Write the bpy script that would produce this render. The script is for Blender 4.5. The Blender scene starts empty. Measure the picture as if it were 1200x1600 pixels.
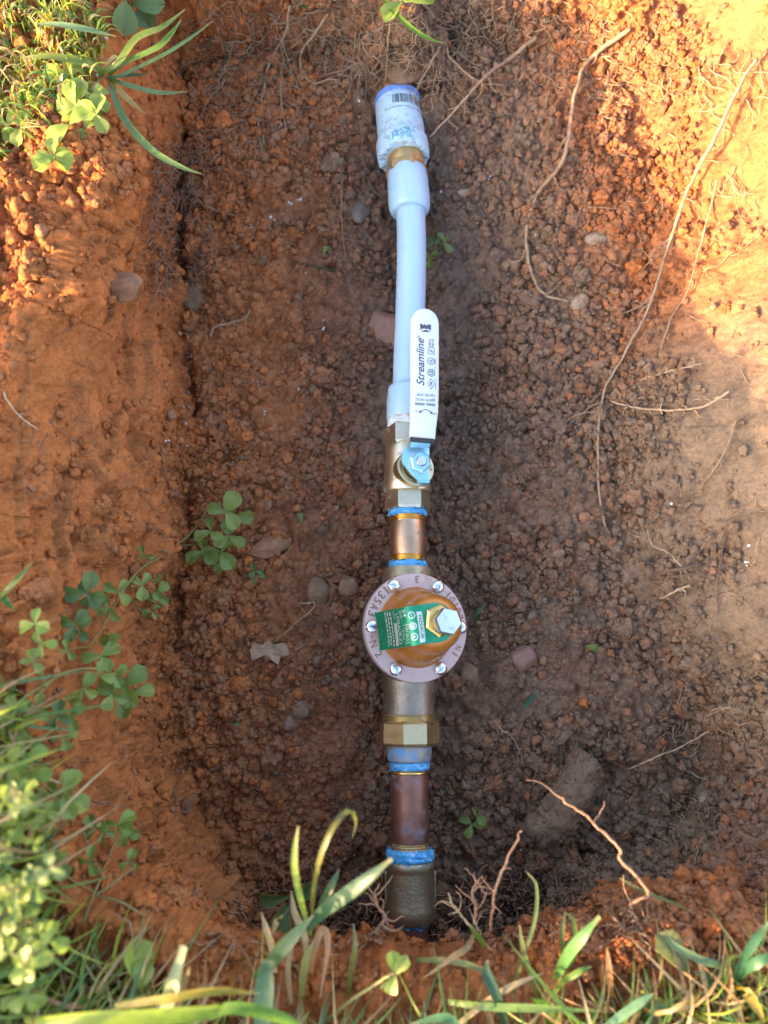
import bpy, bmesh, math, random
import numpy as np
from mathutils import Vector, Matrix, Euler
from mathutils.bvhtree import BVHTree

random.seed(11)
rng = np.random.default_rng(11)
scene = bpy.context.scene
COL = scene.collection

# ------------------------------------------------------------------ camera, sky, sun, exposure
F_PX = 1203.0                      # focal length of the phone in pixels of the 1200 x 1600 photograph
CAM_H = 0.57                       # metres above the axis of the pipe
TILT = math.radians(13.0)
cam_data = bpy.data.cameras.new("camera")
cam_data.sensor_fit = 'HORIZONTAL'
cam_data.sensor_width = 36.0
cam_data.lens = 36.0 * F_PX / 1200.0
cam_data.clip_start = 0.01
cam_data.clip_end = 300.0
cam_data.dof.use_dof = True
cam_data.dof.focus_distance = 0.555
cam_data.dof.aperture_fstop = 6.6
camera = bpy.data.objects.new("camera", cam_data)
camera.location = (0, 0, CAM_H)
camera.rotation_euler = (TILT, 0, 0)
COL.objects.link(camera)
scene.camera = camera

SUN_EL = math.radians(15.5)
SUN_TRAVEL = Vector((0.891, 0.454, 0)).normalized()       # the way the light goes, seen from above
sun_data = bpy.data.lights.new("sun", 'SUN')
sun_data.energy = 3.4
sun_data.angle = math.radians(0.5)
sun_data.color = (1.0, 0.66, 0.34)
sun = bpy.data.objects.new("sun", sun_data)
_d = Vector((SUN_TRAVEL.x * math.cos(SUN_EL), SUN_TRAVEL.y * math.cos(SUN_EL), -math.sin(SUN_EL)))
sun.rotation_euler = _d.to_track_quat('-Z', 'Y').to_euler()
COL.objects.link(sun)

world = bpy.data.worlds.new("World")
scene.world = world
world.use_nodes = True
_nt = world.node_tree
_sky = _nt.nodes.new('ShaderNodeTexSky')
_sky.sky_type = 'NISHITA'
_sky.sun_disc = False
_sky.sun_elevation = SUN_EL
_sky.air_density = 1.0
_sky.dust_density = 3.0
_sky.ozone_density = 0.4
_sky.sun_rotation = math.atan2(-SUN_TRAVEL.x, -SUN_TRAVEL.y)
_bg = _nt.nodes['Background']
_bg.inputs['Strength'].default_value = 0.15
_nt.links.new(_sky.outputs[0], _bg.inputs['Color'])
scene.view_settings.view_transform = 'Standard'
scene.view_settings.look = 'None'
scene.view_settings.gamma = 1.0
scene.view_settings.use_curve_mapping = False
scene.view_settings.exposure = 2.74
scene.render.engine = 'CYCLES'
scene.cycles.max_bounces = 8
scene.cycles.use_denoising = True

# ------------------------------------------------------------------ measuring: photograph pixel -> ray -> point
CT, ST = math.cos(TILT), math.sin(TILT)
def ray(u, v):
    a, b = (u - 600) / F_PX, (800 - v) / F_PX
    return Vector((a, b * CT + ST, b * ST - CT))
def at(u, v, z=0.0):
    d = ray(u, v)
    return Vector((0, 0, CAM_H)) + d * ((z - CAM_H) / d.z)
def mpp(v, z=0.0):                 # metres per photograph pixel at height z on row v
    return ((z - CAM_H) / ray(600, v).z) / F_PX
def yv(v, z=0.0):
    return at(600, v, z).y

# ------------------------------------------------------------------ small builders
def obj(name, me, mat=None, parent=None):
    o = bpy.data.objects.new(name, me)
    COL.objects.link(o)
    if mat is not None and me is not None and not me.materials:
        me.materials.append(mat)
    if parent is not None:
        o.parent = parent
    return o
def tag(o, label=None, cat=None, group=None, kind=None):
    if label: o['label'] = label
    if cat: o['category'] = cat
    if group: o['group'] = group
    if kind: o['kind'] = kind
    return o
def empty(name, loc, label=None, cat=None, group=None):
    o = bpy.data.objects.new(name, None)
    o.empty_display_size = 0.01
    o.location = loc
    COL.objects.link(o)
    return tag(o, label, cat, group)
def child(name, me, mat, parent):                     # a part whose mesh is in world coordinates
    o = obj(name, me, mat, parent)
    o.matrix_parent_inverse = Matrix.Identity(4)
    off = Vector((0, 0, 0)); p = parent
    while p is not None:
        off += p.location; p = p.parent
    o.location = -off
    return o

class MB:
    def __init__(s): s.v = []; s.f = []
    def add(s, vs, fs, M=None):
        b = len(s.v)
        if M is not None: vs = [M @ Vector(p) for p in vs]
        s.v += [tuple(p) for p in vs]
        s.f += [tuple(i + b for i in f) for f in fs]
        return s
    def mesh(s, name="mesh", smooth=True, sharp=None):
        me = bpy.data.meshes.new(name)
        me.from_pydata(s.v, [], s.f)
        me.update()
        if smooth:
            me.polygons.foreach_set('use_smooth', [True] * len(me.polygons))
            if sharp is not None:
                me.set_sharp_from_angle(angle=math.radians(sharp))
        return me
def lathe(profile, seg=48, M=None, mb=None, phase=0.0, caps=True):   # profile: (axial, radius), axis = local Y
    mb = mb or MB()
    vs, fs = [], []
    for (y, r) in profile:
        for k in range(seg):
            a = phase + 2 * math.pi * k / seg
            vs.append((r * math.cos(a), y, r * math.sin(a)))
    for i in range(len(profile) - 1):
        for k in range(seg):
            k2 = (k + 1) % seg
            fs.append((i * seg + k, i * seg + k2, (i + 1) * seg + k2, (i + 1) * seg + k))
    if caps:
        fs.append(tuple(range(seg))); fs.append(tuple(reversed(range((len(profile) - 1) * seg, len(profile) * seg))))
    mb.add(vs, fs, M)
    return mb
def prism(outline, z0, z1, bevel=0.0, M=None, mb=None):              # outline in local xy (counter-clockwise), extruded along z
    mb = mb or MB()
    n = len(outline)
    def inset(d):
        out = []
        for i in range(n):
            p0, p1, p2 = (Vector((*outline[(i + k) % n], 0)) for k in (-1, 0, 1))
            e1, e2 = (p1 - p0).normalized(), (p2 - p1).normalized()
            n1, n2 = Vector((-e1.y, e1.x, 0)), Vector((-e2.y, e2.x, 0))
            m = (n1 + n2)
            m = m.normalized() / max(0.35, math.sqrt(max(0.0, (1 + n1.dot(n2)) / 2))) if m.length > 1e-6 else n1
            out.append((p1.x + m.x * d, p1.y + m.y * d))
        return out
    if bevel > 0:
        rings = [(inset(bevel), z0), (outline, z0 + bevel), (outline, z1 - bevel), (inset(bevel * 0.3), z1 - bevel * 0.3), (inset(bevel), z1)]
    else:
        rings = [(outline, z0), (outline, z1)]
    vs, fs = [], []
    for (ol, z) in rings: vs += [(p[0], p[1], z) for p in ol]
    for i in range(len(rings) - 1):
        for k in range(n):
            k2 = (k + 1) % n
            fs.append((i * n + k, i * n + k2, (i + 1) * n + k2, (i + 1) * n + k))
    fs.append(tuple(reversed(range(n)))); fs.append(tuple(range((len(rings) - 1) * n, len(rings) * n)))
    mb.add(vs, fs, M)
    return mb
def catmull(pts, n):
    P = [Vector(p) for p in pts]
    if len(P) < 3: return [P[0].lerp(P[-1], i / n) for i in range(n + 1)]
    P = [P[0] * 2 - P[1]] + P + [P[-1] * 2 - P[-2]]
    segs = len(P) - 3
    out = []
    for i in range(n + 1):
        x = i / n * segs; s = min(int(x), segs - 1); t = x - s
        a, b, c, d = P[s:s + 4]
        out.append(0.5 * ((2 * b) + (c - a) * t + (2 * a - 5 * b + 4 * c - d) * t * t + (3 * b - a - 3 * c + d) * t ** 3))
    return out
def tube(pts, r0, r1=None, sides=6, mb=None, rough=0.0):
    mb = mb or MB()
    r1 = r0 if r1 is None else r1
    n = len(pts)
    vs, fs = [], []
    up = Vector((0.3, 0.2, 1)).normalized()
    for i, p in enumerate(pts):
        t = (pts[min(i + 1, n - 1)] - pts[max(i - 1, 0)])
        if t.length < 1e-9: t = Vector((0, 1, 0))
        t.normalize()
        a = t.cross(up)
        if a.length < 1e-4: a = t.cross(Vector((1, 0, 0)))
        a.normalize(); b = a.cross(t)
        r = r0 + (r1 - r0) * i / (n - 1)
        r *= 1 + rough * random.uniform(-1, 1)
        for k in range(sides):
            an = 2 * math.pi * k / sides
            vs.append(p + (a * math.cos(an) + b * math.sin(an)) * r)
    for i in range(n - 1):
        for k in range(sides):
            k2 = (k + 1) % sides
            fs.append((i * sides + k, i * sides + k2, (i + 1) * sides + k2, (i + 1) * sides + k))
    fs.append(tuple(reversed(range(sides)))); fs.append(tuple(range((n - 1) * sides, n * sides)))
    mb.add(vs, fs)
    return mb

# ------------------------------------------------------------------ materials
def new_mat(name):
    m = bpy.data.materials.new(name); m.use_nodes = True
    nt = m.node_tree
    return m, nt, nt.nodes['Principled BSDF'], nt.nodes, nt.links
def noise_node(N, L, scale, detail=4.0, rough=0.6, vec=None, dims='3D'):
    n = N.new('ShaderNodeTexNoise'); n.noise_dimensions = dims
    n.inputs['Scale'].default_value = scale; n.inputs['Detail'].default_value = detail; n.inputs['Roughness'].default_value = rough
    if vec is not None: L.new(vec, n.inputs['Vector'])
    return n
def ramp_node(N, L, src, stops):
    r = N.new('ShaderNodeValToRGB')
    el = r.color_ramp.elements
    while len(el) < len(stops): el.new(0.5)
    for e, (p, c) in zip(el, stops):
        e.position = p; e.color = (*c, 1) if len(c) == 3 else c
    L.new(src, r.inputs[0])
    return r
def mix_node(N, L, fac, a, b, mode='MIX'):
    m = N.new('ShaderNodeMix'); m.data_type = 'RGBA'; m.blend_type = mode
    for s, x in ((0, fac), (6, a), (7, b)):
        if hasattr(x, 'is_output'): L.new(x, m.inputs[s])
        elif isinstance(x, (int, float)): m.inputs[s].default_value = x
        else: m.inputs[s].default_value = (*x, 1) if len(x) == 3 else x
    return m.outputs[2]
def bump_node(N, L, height, strength, dist, normal=None):
    b = N.new('ShaderNodeBump'); b.inputs['Strength'].default_value = strength; b.inputs['Distance'].default_value = dist
    L.new(height, b.inputs['Height'])
    if normal is not None: L.new(normal, b.inputs['Normal'])
    return b.outputs[0]
def worn(name, col, col2, rough=0.4, metal=0.0, scale=150, bump=0.0, bump_scale=900, dirt=None, dirt_amt=0.35, dirt_scale=60, spec=0.5, rough2=None, coat=0.0):
    m, nt, P, N, L = new_mat(name)
    tc = N.new('ShaderNodeTexCoord')
    n1 = noise_node(N, L, scale, 5, 0.65, tc.outputs['Object'])
    r = ramp_node(N, L, n1.outputs[0], [(0.35, (0, 0, 0)), (0.68, (1, 1, 1))])
    c = mix_node(N, L, r.outputs[0], col, col2)
    P.inputs['Metallic'].default_value = metal
    P.inputs['Specular IOR Level'].default_value = spec
    if coat: P.inputs['Coat Weight'].default_value = coat; P.inputs['Coat Roughness'].default_value = 0.12
    rr = N.new('ShaderNodeMapRange'); L.new(n1.outputs[0], rr.inputs[0])
    rr.inputs[1].default_value = 0.3; rr.inputs[2].default_value = 0.7
    rr.inputs[3].default_value = rough; rr.inputs[4].default_value = rough2 if rough2 is not None else min(1, rough + 0.15)
    ro = rr.outputs[0]
    if dirt is not None:
        n2 = noise_node(N, L, dirt_scale, 8, 0.75, tc.outputs['Object'])
        r2 = ramp_node(N, L, n2.outputs[0], [(0.58 - dirt_amt * 0.25, (0, 0, 0)), (0.80 - dirt_amt * 0.25, (1, 1, 1))])
        c = mix_node(N, L, r2.outputs[0], c, dirt)
        mm = N.new('ShaderNodeMath'); mm.operation = 'MULTIPLY_ADD'; mm.use_clamp = True
        L.new(r2.outputs[0], mm.inputs[0]); mm.inputs[1].default_value = 0.5; L.new(ro, mm.inputs[2]); ro = mm.outputs[0]
        if metal > 0:
            me_ = N.new('ShaderNodeMath'); me_.operation = 'MULTIPLY_ADD'
            L.new(r2.outputs[0], me_.inputs[0]); me_.inputs[1].default_value = -metal * 0.9; me_.inputs[2].default_value = metal
            L.new(me_.outputs[0], P.inputs['Metallic'])
    L.new(c, P.inputs['Base Color']); L.new(ro, P.inputs['Roughness'])
    if bump > 0:
        n3 = noise_node(N, L, bump_scale, 3, 0.6, tc.outputs['Object'])
        L.new(bump_node(N, L, n3.outputs[0], 1.0, bump), P.inputs['Normal'])
    return m

SOIL = (0.10, 0.060, 0.038)
M = {}
M['brass'] = worn('satin_brass', (0.66, 0.53, 0.30), (0.58, 0.46, 0.27), 0.27, 1.0, 120, 0.00006, 1500, SOIL, 0.1, 70)
M['brass_pale'] = worn('plated_brass', (0.68, 0.62, 0.48), (0.60, 0.53, 0.38), 0.30, 1.0, 140, 0.00008, 1100, SOIL, 0.1, 80)
M['brass_dull'] = worn('dull_brass', (0.50, 0.36, 0.17), (0.40, 0.27, 0.13), 0.38, 0.9, 160, 0.0001, 900, (0.30, 0.13, 0.04), 0.5, 90)
M['gold'] = worn('bright_thread_brass', (0.85, 0.58, 0.22), (0.75, 0.48, 0.18), 0.22, 1.0, 200, 0, 900)
M['red_brass'] = worn('red_brass_pipe', (0.56, 0.36, 0.24), (0.46, 0.29, 0.19), 0.33, 1.0, 120, 0.00003, 1200, SOIL, 0.05, 60)
M['tarnished'] = worn('tarnished_red_brass', (0.27, 0.13, 0.095), (0.20, 0.095, 0.07), 0.36, 0.75, 130, 0.00004, 900, (0.20, 0.22, 0.30), 0.15, 60)
M['bronze'] = worn('cast_bronze', (0.33, 0.27, 0.215), (0.26, 0.21, 0.165), 0.36, 0.95, 150, 0.00035, 420, SOIL, 0.12, 50)
M['bronze_dark'] = worn('dark_cast_bronze', (0.40, 0.33, 0.22), (0.29, 0.23, 0.15), 0.38, 0.9, 150, 0.00035, 430, SOIL, 0.15, 50)
M['flange'] = worn('painted_flange', (0.52, 0.38, 0.36), (0.46, 0.33, 0.31), 0.45, 0.35, 90, 0.00012, 700, (0.36, 0.2, 0.12), 0.15, 45)
M['gasket'] = worn('black_gasket', (0.03, 0.027, 0.03), (0.05, 0.045, 0.045), 0.6, 0.0, 100)
M['bell'] = worn('orange_epoxy', (0.40, 0.150, 0.028), (0.375, 0.138, 0.026), 0.24, 0.25, 30, 0.00015, 500, SOIL, 0.06, 60, coat=0.1)
M['zinc'] = worn('bright_zinc', (0.78, 0.80, 0.82), (0.68, 0.71, 0.74), 0.22, 1.0, 150, 0.00005, 900)
M['zinc_blue'] = worn('blue_zinc_plate', (0.36, 0.66, 0.82), (0.30, 0.60, 0.78), 0.3, 0.75, 120, 0.00004, 700)
M['tape'] = worn('blue_sealant', (0.035, 0.26, 0.56), (0.07, 0.36, 0.66), 0.4, 0.0, 260, 0.0004, 900, (0.65, 0.74, 0.82), 0.25, 240)
M['tape_smear'] = worn('brass_smeared_with_sealant', (0.36, 0.32, 0.24), (0.30, 0.27, 0.21), 0.4, 0.7, 140, 0.0002, 700, (0.10, 0.30, 0.60), 0.65, 130)
M['tape_white'] = worn('white_thread_tape', (0.72, 0.76, 0.80), (0.55, 0.63, 0.70), 0.55, 0.0, 260, 0.0006, 900, (0.25, 0.20, 0.12), 0.5, 240)
M['pvc'] = worn('white_plastic', (0.41, 0.58, 0.72), (0.36, 0.53, 0.67), 0.38, 0.0, 90, 0.0002, 500, (0.16, 0.10, 0.06), 0.22, 260)
M['pvc_blue'] = worn('blue_plastic_ring', (0.10, 0.20, 0.58), (0.16, 0.29, 0.66), 0.4, 0.0, 150, 0.0002, 500, SOIL, 0.3, 120)
M['vinyl'] = worn('white_vinyl', (0.56, 0.62, 0.65), (0.52, 0.57, 0.58), 0.38, 0.0, 60, 0.00012, 350, (0.48, 0.44, 0.34), 0.08, 90)
M['ink'] = worn('dark_ink', (0.045, 0.055, 0.085), (0.06, 0.07, 0.10), 0.6, 0.0, 200)
M['ink_cast'] = worn('cast_letter_recess', (0.22, 0.12, 0.06), (0.16, 0.09, 0.05), 0.6, 0.1, 200)
M['green_foil'] = worn('green_foil', (0.012, 0.20, 0.10), (0.015, 0.25, 0.125), 0.2, 0.5, 60, 0.0001, 120)
M['silver_print'] = worn('silver_print', (0.60, 0.64, 0.63), (0.5, 0.55, 0.55), 0.25, 0.6, 200)
M['rubber_and_shade'] = worn('black_rubber_and_shade', (0.02, 0.022, 0.026), (0.03, 0.03, 0.035), 0.45, 0.0, 150)
M['rust'] = worn('rusty_steel', (0.26, 0.10, 0.035), (0.16, 0.07, 0.035), 0.8, 0.2, 200, 0.0012, 500, (0.42, 0.33, 0.24), 0.4, 180)
# milky translucent tube
def tube_mat():
    m, nt, P, N, L = new_mat('milky_tube')
    tc = N.new('ShaderNodeTexCoord')
    n = noise_node(N, L, 40, 3, 0.5, tc.outputs['Object'])
    c = mix_node(N, L, n.outputs[0], (0.33, 0.50, 0.65), (0.38, 0.54, 0.68))
    L.new(c, P.inputs['Base Color'])
    P.inputs['Roughness'].default_value = 0.32
    P.inputs['Subsurface Weight'].default_value = 0.5
    P.inputs['Subsurface Radius'].default_value = (1.0, 1.0, 1.0)
    P.inputs['Subsurface Scale'].default_value = 0.004
    n2 = noise_node(N, L, 700, 3, 0.5, tc.outputs['Object'])
    L.new(bump_node(N, L, n2.outputs[0], 1.0, 0.00006), P.inputs['Normal'])
    return m
M['tube'] = tube_mat()

# ------------------------------------------------------------------ THE GROUND: pit, walls, lawn
def sstep(a, b, x):
    t = np.clip((x - a) / (b - a), 0, 1); return t * t * (3 - 2 * t)
def hash_u(ix, iy, iz, k):
    h = (ix.astype(np.int64) * 374761393 + iy.astype(np.int64) * 668265263 + iz.astype(np.int64) * 2147483647 + k * 1274126177) & 0xffffffff
    h = ((h ^ (h >> 13)) * 1274126177) & 0xffffffff
    h = ((h ^ (h >> 16)) * 2246822519) & 0xffffffff
    h = h ^ (h >> 15)
    return (h & 0xffffff).astype(np.float32) / 16777216.0
def vnoise(P, cell, seed=0):
    Q = P / cell
    I = np.floor(Q).astype(np.int64); Fr = (Q - I).astype(np.float32); S = Fr * Fr * (3 - 2 * Fr)
    out = 0
    for dx in (0, 1):
        wx = S[:, 0] if dx else 1 - S[:, 0]
        for dy in (0, 1):
            wy = S[:, 1] if dy else 1 - S[:, 1]
            for dz in (0, 1):
                wz = S[:, 2] if dz else 1 - S[:, 2]
                out = out + wx * wy * wz * hash_u(I[:, 0] + dx, I[:, 1] + dy, I[:, 2] + dz, seed)
    return out * 2 - 1
def fbm(P, cell, oct=4, seed=0, gain=0.5):
    s, a, t = 0, 1.0, 0
    for o in range(oct):
        s = s + a * vnoise(P, cell / (2 ** o), seed + o * 17); t += a; a *= gain
    return s / t
def worley(P, cell, seed=0):
    Q = (P / cell).astype(np.float32)
    I = np.floor(Q).astype(np.int64); Fr = Q - I
    best = np.full(len(P), 9.0, np.float32); bid = np.zeros(len(P), np.float32)
    for dx in (-1, 0, 1):
        for dy in (-1, 0, 1):
            for dz in (-1, 0, 1):
                a, b, c = I[:, 0] + dx, I[:, 1] + dy, I[:, 2] + dz
                ox = hash_u(a, b, c, seed) + dx - Fr[:, 0]
                oy = hash_u(a, b, c, seed + 1) + dy - Fr[:, 1]
                oz = hash_u(a, b, c, seed + 2) + dz - Fr[:, 2]
                d = ox * ox + oy * oy + oz * oz
                m = d < best
                best = np.where(m, d, best); bid = np.where(m, hash_u(a, b, c, seed + 3), bid)
    return np.sqrt(best), bid

FLOOR = -0.045
RIM_Z = 0.125
# foot of the wall round the pit: photograph pixel, width of the wall seen from above, height of the rim, power of its profile
FOOT = [(300, 150, .020, .108, 0.8), (286, 300, .022, .122, 0.8), (284, 450, .030, .127, 0.75), (291, 620, .062, .125, 0.8), (286, 760, .070, .125, 0.8),
        (284, 880, .066, .125, 0.8), (270, 1000, .045, .122, 0.8), (262, 1150, .034, .115, 0.85), (300, 1260, .036, .110, 0.9), (352, 1345, .034, .105, 0.9),
        (412, 1415, .028, .100, 0.85), (520, 1450, .016, .092, 0.8), (640, 1462, .014, .088, 0.8), (760, 1450, .016, .088, 0.8), (860, 1410, .022, .088, 0.8),
        (945, 1350, .040, .086, 0.9), (1050, 1300, .055, .090, 0.9), (1100, 1220, .070, .100, 0.9), (1075, 1100, .100, .120, 0.9), (1000, 980, .140, .125, 0.95),
        (955, 860, .160, .125, 1.0), (945, 700, .165, .125, 1.0), (955, 560, .165, .125, 1.0), (990, 420, .150, .125, 0.95), (995, 300, .135, .125, 0.9),
        (935, 200, .110, .125, 0.85), (860, 140, .075, .125, 0.8), (740, 135, .050, .125, 0.75), (620, 146, .050, .125, 0.7), (500, 146, .040, .125, 0.7), (430, 138, .028, .110, 0.75)]
FP = np.array([[*at(u, v, FLOOR)[:2]] for (u, v, *_r) in FOOT])
FA = np.array([[w, r, p] for (_u, _v, w, r, p) in FOOT])

def foot_dist(X, Y):
    n = len(FP)
    best = np.full(X.shape, 1e9); att = np.zeros(X.shape + (3,)); inside = np.zeros(X.shape, bool)
    for i in range(n):
        a, b = FP[i], FP[(i + 1) % n]
        e = b - a
        t = np.clip(((X - a[0]) * e[0] + (Y - a[1]) * e[1]) / (e @ e), 0, 1)
        dx, dy = X - a[0] - t * e[0], Y - a[1] - t * e[1]
        d = np.hypot(dx, dy)
        m = d < best
        best = np.where(m, d, best)
        for k in range(3):
            att[..., k] = np.where(m, FA[i][k] * (1 - t) + FA[(i + 1) % n][k] * t, att[..., k])
        c = ((a[1] > Y) != (b[1] > Y)) & (X < (b[0] - a[0]) * (Y - a[1]) / (b[1] - a[1] + 1e-12) + a[0])
        inside ^= c
    return np.where(inside, -best, best), att

def floor_z(X, Y):
    z = FLOOR + 0.0 * X
    z = z + 0.035 * sstep(0.30, 0.49, Y)                                 # rises towards the far end
    z = z + 0.022 * sstep(0.07, 0.20, X) * sstep(0.0, 0.15, Y)           # and towards the right wall
    z = z - 0.012 * sstep(0.0, -0.10, Y)
    z = z + 0.011 * np.exp(-((X - 0.018) / 0.05) ** 2) * (1 - sstep(0.18, 0.26, Y))       # soil banked under the fittings
    z = z + 0.012 * sstep(0.44, 0.49, Y) * np.exp(-((X - 0.015) / 0.09) ** 2)
    z = z + 0.050 * np.exp(-((X - 0.012) / 0.035) ** 2) * sstep(0.504, 0.530, Y)   # the old pipe comes out of this lump of earth
    z = z - 0.012 * np.exp(-((X - 0.012) / 0.02) ** 2) * sstep(0.2, 0.3, Y) * (1 - sstep(0.42, 0.5, Y)) # wet runnel by the tube
    return z
def base_height(X, Y):
    P2 = np.stack([X.ravel(), Y.ravel(), 0 * X.ravel() + 0.37], 1)
    wob = (fbm(P2, 0.07, 4, 5) * 0.010).reshape(X.shape)
    d, att = foot_dist(X, Y)
    near = np.exp(-np.clip(np.abs(d) - 0.15, 0, None) / 0.1)
    d = d + wob * near
    w, R, p = att[..., 0], att[..., 1], att[..., 2]
    t = np.clip(d / w, 0, 1)
    S = t ** p
    S = np.where(t > 0.8, S * 1.0, S)
    fz = floor_z(X, Y)
    fillet = 0.010 * np.exp(-np.clip(-d, 0, None) / 0.010) * (d < 0)       # crumbs heaped at the foot
    R2 = R + (RIM_Z - R) * sstep(0.0, 0.25, d - w)
    z = fz * (1 - S) + R2 * S
    z = np.where(d < 0, fz + fillet * 0.0, z)
    # unseen bank left of the pit, added to set the sun's shadow edge
    shade_crest = np.interp(Y, [-.60, -.40, -.20, -.074, -.045, .011, .10, .165, .215, .5], [.0, .09, .125, .111, .094, .071, .062, .053, .0, .0])
    z = z - 0.016 * np.exp(-((X + 0.20) / 0.06) ** 2 - ((Y - 0.43) / 0.07) ** 2) * t
    z = z + shade_crest * np.exp(-((X + 0.335) / 0.045) ** 2)
    return z, d, t

def axis_coords(pieces, far):            # fine columns where the picture looks, finest on the steep walls, coarse out to the horizon
    c = []
    for (a, b, s) in pieces: c += list(np.linspace(a, b, int(round((b - a) / s)), endpoint=False))
    c.append(pieces[-1][1])
    s = pieces[0][2]; a = c[0]; left = []
    while a > -far: s *= 1.35; a -= s; left.append(a)
    s = pieces[-1][2]; b = c[-1]; right = []
    while b < far: s *= 1.35; b += s; right.append(b)
    return np.array(left[::-1] + c + right)
xs = axis_coords([(-.30, -.25, .0013), (-.25, -.160, .00055), (-.160, -.105, .0007), (-.105, .16, .0011), (.16, .365, .0013)], 60.0)
ys = axis_coords([(-.205, -.165, .0012), (-.165, -.020, .0007), (-.020, .500, .00115), (.500, .550, .0007), (.550, .625, .0013)], 60.0)
GX, GY = np.meshgrid(xs, ys)
NX, NY = len(xs), len(ys)
BZ, BD, BT = base_height(GX, GY)
zy = np.gradient(BZ, ys, axis=0); zx = np.gradient(BZ, xs, axis=1)
NRM = np.stack([-zx, -zy, np.ones_like(zx)], -1); NRM /= np.linalg.norm(NRM, axis=-1, keepdims=True)
fine = ((GX > -0.31) & (GX < 0.375) & (GY > -0.215) & (GY < 0.635)).ravel()
P0 = np.stack([GX, GY, BZ], -1).reshape(-1, 3)
PF = P0[fine]
D = BD.ravel()[fine]; T = BT.ravel()[fine]; NF = NRM.reshape(-1, 3)[fine]
X_, Y_ = PF[:, 0], PF[:, 1]
steep = 1 - NF[:, 2]
leftwall = sstep(-0.10, -0.15, X_) * (D > -0.004)
rightwall = sstep(0.12, 0.19, X_) * sstep(0.0, 0.03, D) * sstep(-0.07, 0.0, Y_)
n_big = fbm(PF, 0.05, 3, 40)
n_mid = fbm(PF, 0.016, 3, 60)
# how crumbly the surface is: floor fully, cut walls much less
crumb = np.clip(1.0 - 0.70 * leftwall * sstep(0.0, 0.02, D) * sstep(-0.25, 0.25, 0.5 - n_big * 1.2 - 0.2) - 0.72 * rightwall * sstep(0.02, 0.07, D + n_big * 0.04), 0.16, 1)
shelf = sstep(0.22, 0.25, Y_) * (1 - sstep(0.355, 0.39, Y_)) * sstep(-0.10, -0.15, X_)      # loose crumbled shoulder, upper left
crumb = np.clip(crumb + 0.8 * shelf * sstep(0.75, 0.95, T), 0, 1)
wet = np.exp(-((X_ - 0.035) / 0.055) ** 2) * sstep(0.12, 0.2, Y_) * (1 - sstep(0.42, 0.52, Y_)) * (D < 0.01)
wet = np.clip(wet * (1.35 + n_mid * 1.5), 0, 1)
damp = np.clip(np.exp(-((X_ - 0.03) / 0.10) ** 2) * (1 - sstep(0.46, 0.54, Y_)) + 0.5 * n_big, 0, 1) * (D < 0.02)
f1, id1 = worley(PF + 0.004 * np.stack([n_mid, n_big, n_mid], 1), 0.026, 100)
f2, id2 = worley(PF + 0.002 * np.stack([n_mid, n_big, n_mid], 1), 0.0105, 200)
f3, id3 = worley(PF, 0.0052, 300)
b1 = np.sqrt(np.clip(1 - (f1 / 0.8) ** 2, 0, 1)) * (0.15 + 0.85 * id1 ** 2)
b2 = np.sqrt(np.clip(1 - (f2 / 0.8) ** 2, 0, 1)) * (0.25 + 0.75 * id2)
b3 = np.sqrt(np.clip(1 - (f3 / 0.8) ** 2, 0, 1)) * (0.3 + 0.7 * id3)
f4, id4 = worley(PF + .0012 * np.stack([b3, b2, b3], 1), 0.0032, 340)
b4 = np.sqrt(np.clip(1 - (f4 / 0.8) ** 2, 0, 1)) * (0.3 + 0.7 * id4)
disp = crumb * (0.0016 * b4 + 0.0090 * b1 + 0.0072 * b2 * (1 - 0.4 * wet) + 0.0042 * b3) + n_big * 0.006 + n_mid * 0.0022 * (0.5 + crumb) - 0.006 * crumb
hole = sstep(0.45, 0.75, fbm(PF, 0.03, 3, 90)) * crumb * (D < 0.0)       # pockets between clods
disp = disp - 0.015 * hole
lw = leftwall * sstep(0.004, 0.012, D)
strat = fbm(PF * np.array([1.0, 0.35, 1.0]), 0.045, 4, 130)               # ledges and breaks of the cut left wall
disp = disp + lw * (0.016 * np.round(strat * 2.5) / 2.5 + 0.006 * strat + 0.0035 * b2 * sstep(-.1, .2, n_big) + .0016 * b3)
disp = disp * (1 - 0.6 * sstep(0.02, 0.06, D - FA[:, 0].mean() - 0.05))
PF2 = PF + NF * disp[:, None]
# the turf of the near rim overhangs the pit
over = sstep(-0.06, -0.12, Y_) * sstep(-0.17, -0.11, X_) * (1 - sstep(0.20, 0.28, X_))
PF2[:, 1] += 0.042 * over * sstep(0.25, 0.95, T) * np.exp(-np.clip(D - 0.03, 0, None) / 0.05)
PF2[:, 0] += 0.026 * shelf * sstep(0.2, 0.9, T) * np.exp(-np.clip(D - 0.03, 0, None) / 0.06)
# the dark gap where the cut left wall stands clear of the loose floor
gap = np.exp(-((D + 0.003) / 0.004) ** 2) * sstep(-0.14, -0.16, X_) * sstep(0.0, 0.06, Y_) * sstep(-0.15, 0.35, fbm(PF, 0.035, 2, 150) + 0.15)
PF2[:, 2] -= 0.018 * gap
P0[fine] = PF2

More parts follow.
